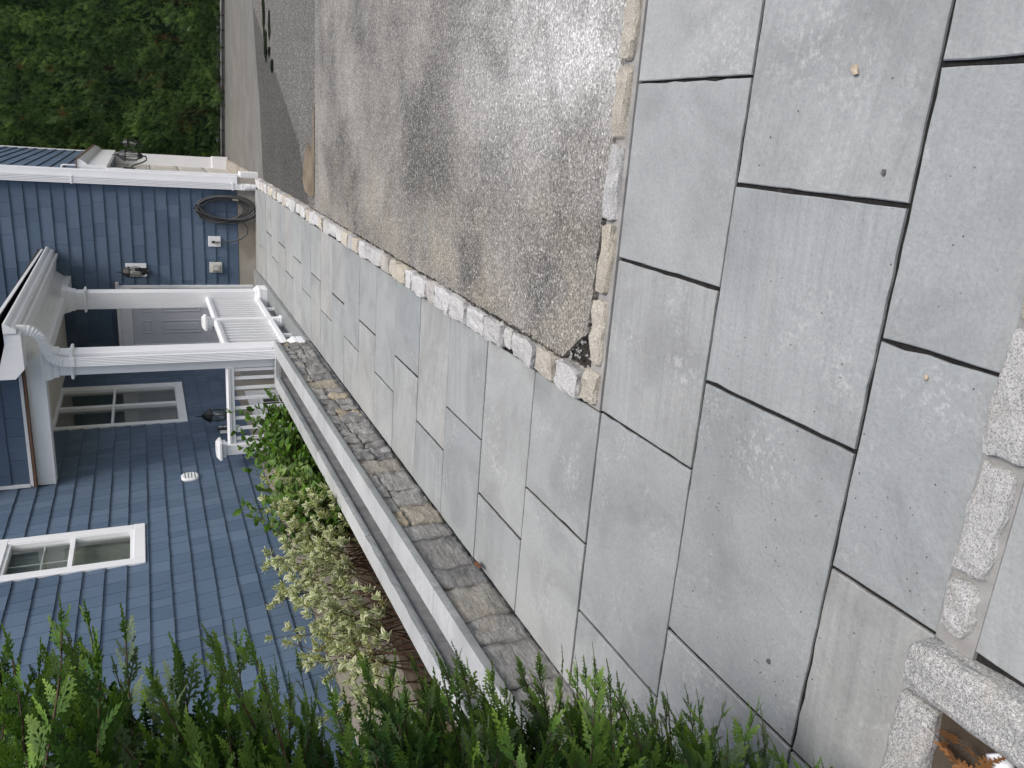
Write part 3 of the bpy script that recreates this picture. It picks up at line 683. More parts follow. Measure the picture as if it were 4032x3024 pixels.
# window helper on the side wall (plane x = HX): frame pieces are sub-parts
def win(o, casing, glass, bars, blinds, dep=.06, name='window'):
    y0, y1, z0, z1 = o; g0, g1, gz0, gz1 = glass; X = HX
    w = MB()
    w.bbox(X - .02, X + .030, y0, y0 + casing, z0 + casing, z1, .004); w.bbox(X - .02, X + .030, y1 - casing, y1, z0 + casing, z1, .004)
    w.bbox(X - .02, X + .032, y0 - .003, y1 + .003, z0, z0 + casing, .004); w.bbox(X - .02, X + .032, y0 - .003, y1 + .003, z1 - casing, z1, .004)
    root = w.build(name, 'white', house)
    iy0, iy1, iz0, iz1 = y0 + casing, y1 - casing, z0 + casing, z1 - casing
    f = MB()
    f.bbox(X - .05, X + .018, iy0 + .001, g0, iz0, iz1, .003); f.bbox(X - .05, X + .018, g1, iy1 - .001, iz0, iz1, .003)
    f.bbox(X - .05, X + .018, g0, g1, iz0, gz0, .003); f.bbox(X - .05, X + .018, g0, g1, gz1, iz1, .003); f.build('frame', 'white', root)
    for bar in bars:
        m_ = MB(); m_.bbox(X + (-.045 if bar[5] != 'glazing_bar' else -.042) + bar[4], X + (.008 if bar[5] != 'glazing_bar' else -.034) + bar[4], bar[0], bar[1], bar[2], bar[3], .003); m_.build(bar[5], 'white', root)
    p = MB(); p.box(X - .030, X - .025, g0 - .002, g1 + .002, gz0 - .002, gz1 + .002); p.build('pane', 'glass', root)
    d = MB(); d.box(X - .42, X - .40, g0 - .3, g1 + .3, gz0 - .3, gz1 + .3); d.box(X - .42, X - .06, g0 - .3, g0 - .28, gz0 - .3, gz1 + .3); d.box(X - .42, X - .06, g1 + .28, g1 + .3, gz0 - .3, gz1 + .3); d.box(X - .42, X - .06, g0 - .3, g1 + .3, gz0 - .32, gz0 - .3); d.box(X - .42, X - .06, g0 - .3, g1 + .3, gz1 + .3, gz1 + .32)
    d.build('room_recess', 'room', root)
    if blinds:
        y = g0 - .05
        bl = MB()
        while y < g1 + .28:
            bl.add([(X - .16, y, gz0 - .05), (X - .09, y + .035, gz0 - .05), (X - .15, y + .072, gz0 - .05), (X - .16, y, gz1 + .05), (X - .09, y + .035, gz1 + .05), (X - .15, y + .072, gz1 + .05)], [(0, 1, 4, 3), (1, 2, 5, 4)]); y += .085
        bl.build('blind', 'blind', root)
    else:
        bl = MB(); bl.box(X - .10, X - .09, g0 - .02, g1 + .25, gz0 - .02, gz1 + .02); bl.build('window_backing', 'window_backing', root)  # added panel that darkens the window and hides the room corner
    return root
# the backing wall needs real openings behind the panes
W1G = (7.145, 7.69, 1.945, 2.93)
w1 = win(WIN1, .10, W1G, [(W1G[0], W1G[1], 2.41, 2.45, 0, 'meeting_rail'), (7.36, 7.372, 2.45, 2.93, 0, 'glazing_bar'), (7.145, 7.69, 2.66, 2.672, .0005, 'glazing_bar')], True)
W2G = (10.80, 12.28, 1.39, 2.84)
w2 = win(WIN2, .10, W2G, [(W2G[0], W2G[1], 2.17, 2.20, 0, 'meeting_rail'), (11.49, 11.58, 1.385, 2.84, .006, 'mullion')], False)
# backing of the side wall rebuilt around the two window openings
me = bpy.data.meshes.new('wall'); b = MB()
ys = [2.0, W1G[0] - .27, W1G[1] + .27, W2G[0] - .27, W2G[1] + .27, YH + .3]
for i in range(5):
    if i == 1: segs = [(.3, W1G[2] - .27), (W1G[3] + .27, 6.2)]
    elif i == 3: segs = [(.3, W2G[2] - .27), (W2G[3] + .27, 6.2)]
    else: segs = [(.3, 6.2)]
    for (a, c_) in segs: b.box(HX - .3, HX - .002, ys[i], ys[i + 1], a, c_)
b.box(HX - 9, HX - .3, 2.0, 2.3, -.2, 6.2)
wall_l.data = b.mesh('wall', 'siding')

# basement door on the side wall
b = MB(); X = HX + .015
b.bbox(X - .01, X + .03, BD[0], BD[0] + .13, -1.8, BD[3] - .13, .004); b.bbox(X - .01, X + .03, BD[1] - .13, BD[1], -1.8, BD[3] - .13, .004); b.bbox(X - .01, X + .032, BD[0], BD[1], BD[3] - .13, BD[3], .004)
bd = b.build('basement_door', 'white', house)
b = MB(); b.bbox(X - .005, X + .016, BD[0] + .13, BD[1] - .13, -1.79, BD[3] - .13, .003); b.build('door_leaf', 'white', bd)
for (g0, g1) in ((11.0, 11.50), (10.40, 10.88)):
    b = MB(); b.bbox(X + .0165, X + .026, g0 - .05, g1 + .05, -.46, .28, .004); b.build('glazing_frame', 'white', bd)
    b = MB(); b.box(X + .026, X + .029, g0, g1, -.41, .24); b.build('pane', 'dark_pane' if 'dark_pane' in MT else 'water', bd)
    b = MB()
    for k in (1, 2): b.box(X + .029, X + .033, g0 + (g1 - g0) * k / 3 - .008, g0 + (g1 - g0) * k / 3 + .008, -.41, .24); b.box(X + .029, X + .0325, g0, g1, -.41 + .65 * k / 3 - .008, -.41 + .65 * k / 3 + .008)
    b.build('glazing_bar', 'white', bd)

# entry door on the facing wall
b = MB(); Y = YH
b.bbox(-3.80, -3.62, Y - .035, Y, .05, 1.92, .004); b.bbox(-2.70, -2.652, Y - .035, Y, .05, 1.92, .004); b.bbox(-3.80, -2.652, Y - .037, Y, 1.92, 2.085, .004)
b.extrude([(Y, 2.085), (Y - .05, 2.085), (Y - .085, 2.12), (Y - .085, 2.135), (Y, 2.135)], 'x', -3.84, -2.60)
ed = b.build('entry_door', 'white', house)
b = MB(); b.box(-3.85, -2.59, Y - .09, Y, 2.1355, 2.145); b.build('drip_cap', 'copper', ed)
b = MB(); b.bbox(-3.619, -2.701, Y - .02, Y + .02, .06, 1.919, .003); leaf = b.build('door_leaf', 'door_grey', ed)
for (x0, x1) in ((-3.44, -3.23), (-3.09, -2.88)):
    for (z0, z1) in ((1.63, 1.785), (.90, 1.49), (.22, .74)):
        b = MB()
        for (a0, a1, c0, c1) in ((x0, x1, z0, z0 + .02), (x0, x1, z1 - .02, z1), (x0, x0 + .02, z0 + .02, z1 - .02), (x1 - .02, x1, z0 + .02, z1 - .02)): b.bbox(a0, a1, Y - .029, Y - .02, c0, c1, .003)
        b.bbox(x0 + .045, x1 - .045, Y - .027, Y - .02, z0 + .04, z1 - .04, .004); b.build('panel', 'door_grey', leaf)

# corner board, downspout and garage wing
b = MB(); b.bbox(-1.10, GX + .02, Y - .03, Y, .262, 6.15, .004); b.bbox(GX - .001, GX + .022, Y + .001, Y + .16, .262, 6.15, .004); b.build('corner_board', 'white', house)
b = MB(); b.bbox(GX - .002, GX + .025, 19.72, 19.92, 2.57, 6.15, .004); b.build('corner_board', 'white', house)
b = MB(); b.box(-1.10, GX + .005, Y - .012, Y + .08, -.2, .26); b.build('foundation', 'foundation', house)
def flute(x0, x1, y0, y1, ribs=4, d=.006):
    """rectangular downspout section with fluted front (towards -y)"""
    pr_ = [(x1, y1), (x0, y1), (x0, y0)]; n = ribs * 2
    for i in range(1, n): pr_.append((x0 + (x1 - x0) * i / n, y0 + (d if i % 2 else 0)))
    pr_.append((x1, y0)); return pr_
b = MB(); b.extrude(flute(-1.095, -1.005, Y - .11, Y - .04), 'z', .20, 6.1); ds = b.build('downspout', 'white_gutter', house)
b = MB(); b.bbox(-1.10, -1.0, Y - .118, Y - .035, .155, .215, .004); b.lathe([(.05, -.02), (.05, .075), (.056, .08), (.056, .155)], (-1.05, Y - .077, 0.0), 16); b.build('outlet_pipe', 'white_gutter', ds)
for z in (.33, 2.6): b = MB(); b.bbox(-1.108, -.992, Y - .114, Y - .03, z, z + .025, .003); b.build('strap', 'white_gutter', ds)
gd = MB(); gd.box(-1.2, -1.10, 14.08, 19.46, -.12, 2.15); gar = gd.build('garage_door', 'garage_beige', house)
for j in range(6):
    for k in range(4):
        b = MB(); b.bbox(-1.1, -1.088, 14.3 + j * .83, 14.3 + j * .83 + .68, -.02 + k * .53, -.02 + k * .53 + .40, .01); b.build('panel', 'garage_beige', gar)
for k in range(1, 4): b = MB(); b.box(-1.1, -1.0985, 14.1, 19.44, k * .53 - .09, k * .53 - .075); b.build('panel_joint', 'dark', gar)
b = MB(); b.bbox(GX, GX + .045, 13.97, 14.22, .2, 2.15, .004); b.bbox(GX - .001, GX + .09, 13.95, 14.24, -.12, .2, .006); b.box(-1.1, GX, 14.08, 14.2, -.12, 2.15); b.build('pilaster', 'white', house)
b = MB(); b.bbox(-1.095, GX + .05, 19.2, 19.45, -.1, 2.15, .004); b.bbox(-1.1, GX + .075, 19.17, 19.47, -.1, .24, .006); b.build('pilaster', 'white', house)
b = MB(); b.box(-1.13, -.88, 14.22, 19.2, -.14, -.055); b.build('threshold', 'foundation', house)
b = MB(); pf = [(GX, 2.14), (-.84, 2.14), (-.84, 2.40), (-.80, 2.44), (-.762, 2.50), (-.762, 2.535), (GX, 2.55)]; b.extrude(pf, 'y', 14.0, 19.5); cor = b.build('garage_cornice', 'white', house)
b = MB(); b.extrude([(GX, 2.5505), (-.755, 2.537), (-.755, 2.525), (-.745, 2.525), (-.745, 2.548), (GX, 2.565)], 'y', 13.985, 19.51); b.build('flashing', 'copper', cor)
b = MB(); b.tube([(-.86, 14.03, 2.56), (-.86, 14.03, 2.72), (-.87, 14.03, 2.75), (-.905, 14.03, 2.75)], .012, 8); b.build('conduit', 'white', house)

# ------------------------------------------------------------------ porch
porch = thing('porch', 'white columned side porch with gutter, beam and shingled gable end', 'porch', (-3, 10.5, 0))
b = MB(); b.box(-2.965, -2.376, 8.99, YH - .016, -.12, .040); b.box(HX + .016, -2.965, 12.46, YH - .016, -.12, .040); b.build('floor', 'bluestone_dark', porch)  # darker stone colour paints in the shadow on the porch floor
b = MB(); b.box(-2.42, -2.3735, 8.96, 12.9, -.03, .016); b.build('edge_strip', 'trough', porch)
PT = .0145
def column(y0, zf, ztop, name='column'):
    x0, x1, y1 = -2.675, -2.44, y0 + .235
    b = MB(); b.bbox(x0, x1, y0, y1, zf, ztop, .004); c = b.build(name, 'white', porch)
    b = MB(); b.bbox(x0 - .04, x1 + .04, y0 - .04, y1 + .04, zf + .001, zf + .07, .004)
    def sq(e, z): return [(x0 - e, y0 - e, z), (x1 + e, y0 - e, z), (x1 + e, y1 + e, z), (x0 - e, y1 + e, z)]
    b.rings([sq(.034, zf + .071), sq(.041, zf + .085), sq(.041, zf + .115), sq(.034, zf + .13), sq(.018, zf + .15), sq(.016, zf + .165), sq(.003, zf + .172)]); b.build('base', 'white', c)
    b = MB(); b.rings([sq(.002, ztop - .16), sq(.012, ztop - .155), sq(.015, ztop - .11), sq(.03, ztop - .085), sq(.034, ztop - .05), sq(.05, ztop - .02), sq(.05, ztop - .0015)]); b.build('capital', 'white', c)
    b = MB(); b.rings([sq(.002, ztop - .295), sq(.03, ztop - .291), sq(.036, ztop - .278), sq(.03, ztop - .265), sq(.002, ztop - .261)]); b.build('collar', 'white', c)
    return c
column(9.0, .04, 2.70); column(12.16, .04, 2.74)
# beam along the side with stepped cornice, soffit and fascia; follows the level of the eave
f_ = lambda a: PT * (a - 9.0)
b = MB(); b.extrude([(-2.66, 2.665), (-2.50, 2.665), (-2.50, 2.76), (-2.43, 2.85), (-2.43, 2.868), (-2.66, 2.868)], 'y', 9.02, YH - .017, f_); b.build('beam', 'white', porch)
b = MB(); b.bbox(HX + .02, -2.475, 9.0, 9.16, 2.67, 2.845, .004); b.build('beam', 'white', porch)
b = MB(); b.extrude([(-2.50, 2.8685), (-2.20, 2.835), (-2.20, 2.815), (-2.155, 2.815), (-2.155, 2.965), (-2.50, 2.965)], 'y', 8.765, YH - .017, f_); b.build('soffit', 'white', porch)
b = MB(); b.add([(-2.16, 8.75, 2.818), (-2.52, 8.75, 2.815), (-2.62, 8.75, 2.90), (-2.62, 8.75, 3.07), (-2.52, 8.75, 3.03), (-2.16, 8.75, 2.93),
                 (-2.16, 9.0, 2.818), (-2.52, 9.0, 2.815), (-2.62, 9.0, 2.90), (-2.62, 9.0, 3.07), (-2.52, 9.0, 3.03), (-2.16, 9.0, 2.93)],
                [(0, 1, 2, 3, 4, 5), (11, 10, 9, 8, 7, 6)] + [(i, (i + 1) % 6, 6 + (i + 1) % 6, 6 + i) for i in range(6)]); b.build('eave_return', 'white', porch)
b = MB(); b.box(-2.62, HX + .02, 9.165, YH - .05, 2.87, 2.90); b.build('ceiling', 'ceiling', porch)
b = MB(); b.extrude([(9.0, 2.8455), (8.93, 2.8455), (8.93, 2.858), (9.0, 2.872)], 'x', HX + .03, -2.53); b.build('flashing', 'copper', porch)
b = MB(); b.bbox(HX + .025, -2.55, 8.975, 9.0, 2.873, 2.905, .003); b.bbox(HX + .018, HX + .055, 8.97, 9.0, 2.905, 4.1, .003); b.build('trim_board', 'white', porch)
gab = MB(); gab.box(HX + .02, -2.58, 9.003, 9.1, 2.846, 3.05); gab.add([(HX + .02, 9.003, 3.05), (-2.58, 9.003, 3.05), (HX + .02, 9.003, 3.9), (HX + .02, 9.1, 3.05), (-2.58, 9.1, 3.05), (HX + .02, 9.1, 3.9)], [(0, 1, 2), (5, 4, 3), (1, 0, 3, 4), (0, 2, 5, 3), (2, 1, 4, 5)])
gable = gab.build('gable_wall', 'siding', porch)
PIECES = []
field((0, 9.003, 0), (1, 0, 0), (0, -1, 0), HX + .055, -2.60, 2.90, 3.3, [], gable, (.2, .26, .32, .4), .003, seed=9)
for (p, sd_, nd, w, h, w2, full) in PIECES:
    vs_, fs_ = wedge(w, h); k = rnd.random(); link('shingle', MB().add([sd_ * v[0] + nd * v[1] + Vector((0, 0, v[2])) for v in vs_], fs_).mesh('shingle', 'siding'), gable, mw=Matrix.Translation(p))
# roof slab, dark edge and drip strip above the gutter
b = MB(); b.add([(-2.10, 8.70, 3.04), (-2.10, YH, 3.11), (HX, YH, 4.06), (HX, 8.70, 3.99), (-2.10, 8.70, 3.075), (-2.10, YH, 3.145), (HX, YH, 4.095), (HX, 8.70, 4.025)],
                [(0, 1, 2, 3), (7, 6, 5, 4), (0, 4, 5, 1), (1, 5, 6, 2), (2, 6, 7, 3), (3, 7, 4, 0)]); b.build('roof', 'roof', porch)
b = MB(); b.add([(-2.094, 8.70, 3.055), (-2.094, YH - .02, 3.075), (-2.094, YH - .02, 3.10), (-2.094, 8.70, 3.09), (-2.107, 8.70, 3.055), (-2.107, YH - .02, 3.075), (-2.107, YH - .02, 3.10), (-2.107, 8.70, 3.09)], [(0, 1, 2, 3), (7, 6, 5, 4), (0, 4, 5, 1), (1, 5, 6, 2), (2, 6, 7, 3), (3, 7, 4, 0)]); b.build('drip_edge', 'white_gutter', porch)
gp = [(-2.152, 2.855), (-2.11, 2.855), (-2.095, 2.875), (-2.088, 2.90), (-2.065, 2.925), (-2.055, 2.945), (-2.055, 2.962), (-2.061, 2.962), (-2.063, 2.948), (-2.095, 2.905), (-2.103, 2.87), (-2.15, 2.863), (-2.150, 2.962), (-2.152, 2.962)]
b = MB(); b.extrude(gp, 'y', 8.745, YH - .02, lambda a: PT * (a - 9.0)); gut = b.build('gutter', 'white_gutter', porch)
ep = [(-2.152, 2.855), (-2.11, 2.855), (-2.095, 2.875), (-2.088, 2.90), (-2.065, 2.925), (-2.055, 2.945), (-2.055, 2.964), (-2.152, 2.964)]
b = MB(); b.extrude(ep, 'y', 8.738, 8.7445, lambda a: PT * (8.745 - 9.0)); b.build('end_cap', 'white_gutter', gut)
# downspout: crimped elbows then a fluted leader in front of the near column
def sweep(path, w, d, crimp, sub=6):
    P = [Vector(p) for p in path]; rg = []
    n = len(P)
    for i in range(n):
        t_ = (P[min(i + 1, n - 1)] - P[max(i - 1, 0)]).normalized(); yv = Vector((0, -1, 0)); s_ = t_.cross(yv).normalized(); fr = s_.cross(t_).normalized()
        k = 1.0 + (crimp[i] if crimp else 0); a, c_ = w / 2 * k, d / 2 * k
        rg.append([P[i] + s_ * (-a) + fr * (-c_), P[i] + s_ * a + fr * (-c_), P[i] + s_ * a + fr * c_, P[i] + s_ * (-a) + fr * c_])
    return rg
cp = [Vector((-2.14, 8.86, 2.86)), Vector((-2.13, 8.86, 2.50)), Vector((-2.53, 8.935, 2.78)), Vector((-2.515, 8.94, 2.40))]
path = []; N = 44
for i in range(N + 1):
    u = i / N; path.append(cp[0] * (1 - u) ** 3 + cp[1] * 3 * u * (1 - u) ** 2 + cp[2] * 3 * u * u * (1 - u) + cp[3] * u ** 3)
cr = [(.07 if i % 2 else -.05) if (.08 < i / N < .38 or .62 < i / N < .92) else 0 for i in range(N + 1)]
b = MB(); b.rings(sweep(path, .085, .062, cr)); dsp = b.build('downspout', 'white_gutter', porch)
b = MB(); b.extrude([(p[0], p[1]) for p in flute(-2.558, -2.472, 8.908, 8.97, 5, .006)], 'z', .10, 2.402); b.build('leader', 'white_gutter', dsp)
b = MB(); b.bbox(-2.563, -2.467, 8.903, 8.975, 2.385, 2.42, .003); b.build('strap', 'white_gutter', dsp)

# ------------------------------------------------------------------ railings
def post(b, x, y, z0, z1, w=.1): b.bbox(x - w / 2, x + w / 2, y - w / 2, y + w / 2, z0, z1, .004)
def cap(x, y, z, w=.1):
    def sq(e, h): e += w / 2; return [(x - e, y - e, z + h), (x + e, y - e, z + h), (x + e, y + e, z + h), (x - e, y + e, z + h)]
    b = MB(); b.rings([sq(.004, -.055), sq(.016, -.05), sq(.016, -.02), sq(.042, -.004), sq(.042, .016), sq(.014, .045), sq(.012, .052), sq(-.02, .056)]); return b
sr = thing('porch_railing', 'white railing with slim balusters between the two porch columns', 'railing', (-2.56, 10.7, .04), 'white porch railings')
for (y0, y1) in ((9.236, 10.70), (10.80, 12.159)):
    b = MB(); b.extrude([(-2.60, .86), (-2.52, .86), (-2.515, .885), (-2.535, .91), (-2.585, .91), (-2.605, .885)], 'y', y0, y1); b.build('top_rail', 'white', sr)
    b = MB(); b.bbox(-2.59, -2.53, y0, y1, .835, .859, .003); b.build('fillet', 'white', sr)
    b = MB(); b.bbox(-2.60, -2.52, y0, y1, .165, .225, .004); b.build('bottom_rail', 'white', sr)
    n = 10
    for k in range(n):
        yy = y0 + (y1 - y0) * (k + .75) / (n + .5); b = MB(); b.box(-2.574, -2.546, yy - .014, yy + .014, .2255, .8345); b.build('baluster', 'white', sr)
    b = MB(); b.box(-2.578, -2.542, (y0 + y1) / 2 - .018, (y0 + y1) / 2 + .018, .04, .1645); b.build('foot', 'white', sr)
b = MB(); post(b, -2.56, 10.75, .04, .985); ps = b.build('post', 'white', sr)
cap(-2.56, 10.75, 1.0).build('cap', 'white', ps)
b = MB(); b.bbox(-2.625, -2.495, 10.685, 10.815, .0405, .075, .006); b.bbox(-2.615, -2.505, 10.695, 10.805, .0755, .10, .006); b.build('base', 'white', ps)
er = thing('porch_railing', 'white end railing with wide spaced balusters beside the green shrub', 'railing', (-3.1, 9.02, .2), 'white porch railings')
b = MB(); b.extrude([(8.98, .875), (9.06, .875), (9.065, .90), (9.045, .922), (8.995, .922), (8.975, .90)], 'x', -3.585, -2.676); b.build('top_rail', 'white', er)
b = MB(); b.bbox(-3.585, -2.676, 8.99, 9.05, .835, .8745, .003); b.build('fillet', 'white', er)
b = MB(); b.bbox(-3.585, -2.676, 8.985, 9.055, .205, .25, .004); b.build('bottom_rail', 'white', er)
for xx in (-2.70, -2.80, -2.917, -3.038, -3.157, -3.279, -3.403, -3.527): b = MB(); b.box(xx - .016, xx + .016, 9.004, 9.036, .2505, .8345); b.build('baluster', 'white', er)
b = MB(); post(b, -3.645, 9.02, .196, .985, .125); ps = b.build('post', 'white', er); cap(-3.645, 9.02, 1.0, .125).build('cap', 'white', ps)

# ------------------------------------------------------------------ lanterns
def lantern(loc, rz, label, plate=None, up_arm=False, sc=1.0):
    """local: wall at y=0, outwards +y, z=0 at the body's bottom tip"""
    t_ = thing('wall_lantern', label, 'lantern', loc, 'black wall lanterns'); L = Matrix.Translation(loc) @ Matrix.Rotation(rz, 4, 'Z') @ Matrix.Scale(sc, 4); C = (0, .20, 0)
    def put(b, name, mat, par=None, smooth=False):
        b.v = [tuple(L @ Vector(v)) for v in b.v]; return b.build(name, mat, par or t_, smooth)
    b = MB(); b.lathe([(.012, .0), (.010, .045), (.03, .055), (.036, .07), (.052, .10), (.055, .118), (.03, .12)], C, 12); body = put(b, 'cage_base', 'black')
    b = MB()
    for k in range(6):
        a = math.pi / 3 * k + .3; b.tube([(C[0] + r_ * math.cos(a), C[1] + r_ * math.sin(a), z) for r_, z in ((.052, .115), (.078, .15), (.086, .2), (.083, .25), (.07, .295))], .0055, 6)
    put(b, 'rib', 'black', body)
    b = MB(); b.lathe([(.046, .12), (.068, .15), (.076, .2), (.072, .25), (.06, .295)], C, 18); put(b, 'glass', 'lamp_glass', None, True)
    b = MB(); b.lathe([(.008, .12), (.012, .19), (.022, .215), (.02, .24), (.006, .252)], C, 10); put(b, 'bulb', 'white', None, True)
    b = MB(); b.lathe([(.055, .292), (.09, .296), (.094, .306), (.07, .35), (.045, .385), (.03, .39), (.034, .40), (.012, .41), (.009, .43), (.014, .437), (.006, .445), (.004, .485)], C, 12); put(b, 'roof', 'black')
    z0 = .17 if not up_arm else .05
    b = MB(); b.bbox(-.035, .035, 0, .018, z0 - .0, z0 + .17, .005); put(b, 'back_plate', 'black')
    b = MB(); pts = [(0, .015, z0 + .06), (0, .05, z0 + .03), (0, .075, z0 - .03), (0, .10, z0 - .10 if not up_arm else .02), (0, .14, .005), (0, .175, .0), (0, .20, .015), (0, .20, .05)]
    b.tube(pts, .010, 8); b.tube([(0, .03, z0 + .10), (0, .055, z0 + .12), (0, .07, z0 + .10), (0, .06, z0 + .085), (0, .052, z0 + .095)], .005, 6); put(b, 'arm', 'black')
    if plate:
        b = MB(); b.bbox(plate[0], plate[1], -.012, .0, plate[2], plate[3], .004); put(b, 'mounting_block', 'white')
    return t_
lantern((-2.405, YH - .03, 1.62), math.pi, 'black lantern with white block on the blue facing wall by the porch', (-.105, .105, .05, .35), True)
lantern((GX + .046, 14.1, 1.575), -math.pi / 2, 'black lantern with clear glass projecting from the near garage pilaster')
lantern((GX + .052, 19.32, 1.60), -math.pi / 2, 'small far black lantern beyond the garage door against the hedge')
lantern((HX + .03, 10.25, .72), -math.pi / 2, 'black lantern seen behind the end railing beside the basement door', (-.13, .13, -.06, .20), True)

# ------------------------------------------------------------------ fittings on the walls
fp = thing('faucet_plate', 'white square faucet plate with the hose plugged into it', 'faucet', (-1.935, YH - .02, .64))
b = MB(); b.bbox(-2.02, -1.853, YH - .032, YH - .005, .545, .735, .004); b.build('plate', 'white', fp)
b = MB(); b.tube([(-1.94, YH - .03, .655), (-1.94, YH - .085, .655)], .018, 12); b.bbox(-1.957, -1.923, YH - .10, YH - .08, .64, .69, .004); b.build('spout', 'black', fp)
b = MB(); b.tube([(-1.94, YH - .09, .64), (-1.94, YH - .09, .605)], .019, 12); b.build('coupling', 'brass', fp)
ob = thing('outlet_box', 'beige weatherproof outlet box on a cream square block', 'outlet', (-2.36, YH - .02, .63))
b = MB(); b.bbox(-2.446, -2.275, YH - .03, YH - .005, .537, .73, .004); b.build('plate', 'plastic_cream', ob)
b = MB(); b.bbox(-2.42, -2.305, YH - .085, YH - .03, .565, .70, .014); cov = b.build('cover', 'plastic_beige', ob)
b = MB(); b.bbox(-2.385, -2.34, YH - .089, YH - .085, .605, .665, .003); b.build('window', 'plastic_cream', cov)
b = MB(); b.bbox(-2.352, -2.346, YH - .0905, YH - .089, .615, .655, .001); b.build('latch', 'plastic_beige', cov)
vc = thing('vent_cover', 'small white oval louvred vent cover on the blue side wall', 'vent', (HX + .02, 8.84, 1.35))
b = MB(); ring = []
for (dx, s_) in ((.012, 1.0), (.030, 1.0), (.042, .86)):
    rr_ = []
    for k in range(24):
        a = 2 * math.pi * k / 24; cy, cz = math.cos(a), math.sin(a); q = 3.2
        den = (abs(cy) ** q + abs(cz) ** q) ** (1 / q); rr_.append((HX + dx, 8.84 + .097 * s_ * cy / den, 1.35 + .092 * s_ * cz / den))
    ring.append(rr_)
b.rings(ring); b.build('housing', 'white', vc)
for k in range(4): b = MB(); b.box(HX + .0425, HX + .0445, 8.76, 8.91, 1.295 + k * .034, 1.295 + k * .034 + .007); b.build('louvre_slot', 'dark', vc)

# hose
hs = thing('garden_hose', 'coiled dark garden hose hung on the blue wall beside the downspout', 'hose', (-1.4, YH - .1, .5))
hr = random.Random(12)
b = MB(); b.tube([(-1.46, YH, .88), (-1.46, YH - .12, .88), (-1.46, YH - .17, .92)], .012, 8); b.tube([(-1.36, YH, .88), (-1.36, YH - .12, .88), (-1.36, YH - .17, .92)], .012, 8); b.tube([(-1.50, YH - .03, .80), (-1.41, YH - .05, .93), (-1.32, YH - .03, .80)], .012, 8); b.build('hanger', 'black', hs)
pts = []; loops = 9; per = 26; th0 = math.pi / 2
for l in range(loops):
    cx = -1.40 + hr.uniform(-.035, .035); top = .90 + hr.uniform(-.04, .03); bot = hr.choice([.0, .0, .06, .10, .15, .2, .03]) - .03 + hr.uniform(-.01, .02); rx = .205 + hr.uniform(-.05, .03); yo = YH - .05 - .012 * l + hr.uniform(-.01, .01); tl = hr.uniform(-.05, .05)
    for k in range(per):
        a = th0 + 2 * math.pi * k / per; hh = (top - bot) / 2
        pts.append((cx + rx * math.cos(a) + tl * math.sin(a), max(yo - .03 * math.sin(a) * 0, YH - .2), (top + bot) / 2 + hh * math.sin(a)))
# smooth the joins between turns
P = [Vector(p) for p in pts]
for _ in range(3): P = [P[0]] + [(P[i - 1] + P[i] * 2 + P[i + 1]) / 4 for i in range(1, len(P) - 1)] + [P[-1]]
b = MB(); b.tube(P, .0125, 8); b.build('hose', 'rubber', hs, True)
b = MB(); b.tube([(-1.58, YH - .10, .26), (-1.62, YH - .11, .19), (-1.70, YH - .115, .13), (-1.80, YH - .11, .14), (-1.88, YH - .10, .24), (-1.925, YH - .095, .40), (-1.94, YH - .09, .52), (-1.94, YH - .09, .605)], .0125, 8); b.build('hose_tail', 'rubber', hs, True)
b = MB(); b.tube([(-1.245, YH - .18, .36), (-1.25, YH - .185, .30), (-1.252, YH - .187, .27)], [.015, .015, .012], 10); b.build('nozzle', 'brass', hs)
# ------------------------------------------------------------------ plants
nr = np.random.default_rng(5)
def strip(p, d, L, w, nrm_z, segs, up=.35):
    """narrow leaf strip with a raised midrib in the xy plane; returns verts, quads"""
    s_ = np.array([-d[1], d[0], 0.0]); prof = {1: [(0, .8), (1, .15)], 2: [(0, .7), (.55, 1.0), (1, .25)], 3: [(0, .7), (.35, 1.0), (.75, .9), (1, .25)]}[segs]
    V, F = [], []
    for t_, k in prof:
        c_ = p + d * L * t_; c_ = c_ + np.array([0, 0, nrm_z * (t_ ** 2) * L])
        V += [c_ - s_ * w * k, c_ + np.array([0, 0, w * k * up]), c_ + s_ * w * k]
    for i in range(len(prof) - 1):
        a = i * 3; F += [(a, a + 1, a + 4, a + 3), (a + 1, a + 2, a + 5, a + 4)]
    return V, F
def spray(seed, hi=True, slim=1.0):
    q = random.Random(seed); V, F = [], []
    def put(r_):
        o = len(V); V.extend(r_[0]); F.extend([tuple(i + o for i in f) for f in r_[1]])
    bend = q.uniform(-.12, .12); W = .034 if hi else .04
    pts = [np.array([bend * t_ * t_, t_, 0.0]) for t_ in np.linspace(0, 1, 6)]
    for a, c_ in zip(pts[:-1], pts[1:]):
        d = c_ - a; L = np.linalg.norm(d); put(strip(a, d / L, L * 1.05, W * (1.05 - a[1] * .45), 0, 1 if not hi else 2))
    t_, side = .06, 1
    step = .066 if hi else .12
    while t_ < .97:
        p = np.array([bend * t_ * t_, t_, 0.0]); ang = R(q.uniform(34, 50)) * (1 - .25 * t_); L = slim * (.46 * (1 - t_) ** .75 * min(1, .35 + t_ * 3.2) + .075) * q.uniform(.8, 1.12)
        d = np.array([math.sin(ang) * side, math.cos(ang), 0]); cz = q.uniform(-.1, .12)
        put(strip(p, d, L, W * .85, cz, 2 if hi else 1))
        if hi:
            u, s2_ = .28, side
            while u < .85 and L > .14:
                pp = p + d * L * u + np.array([0, 0, cz * u * u * L]); a2 = ang * side + R(q.uniform(32, 46)) * s2_; l2 = L * .40 * (1 - u) ** .6 * q.uniform(.8, 1.15) + .03
                put(strip(pp, np.array([math.sin(a2), math.cos(a2), 0]), l2, W * .85, cz, 2)); u += .24; s2_ = -s2_
        t_ += step * q.uniform(.8, 1.2); side = -side
    return np.array(V), np.array(F)
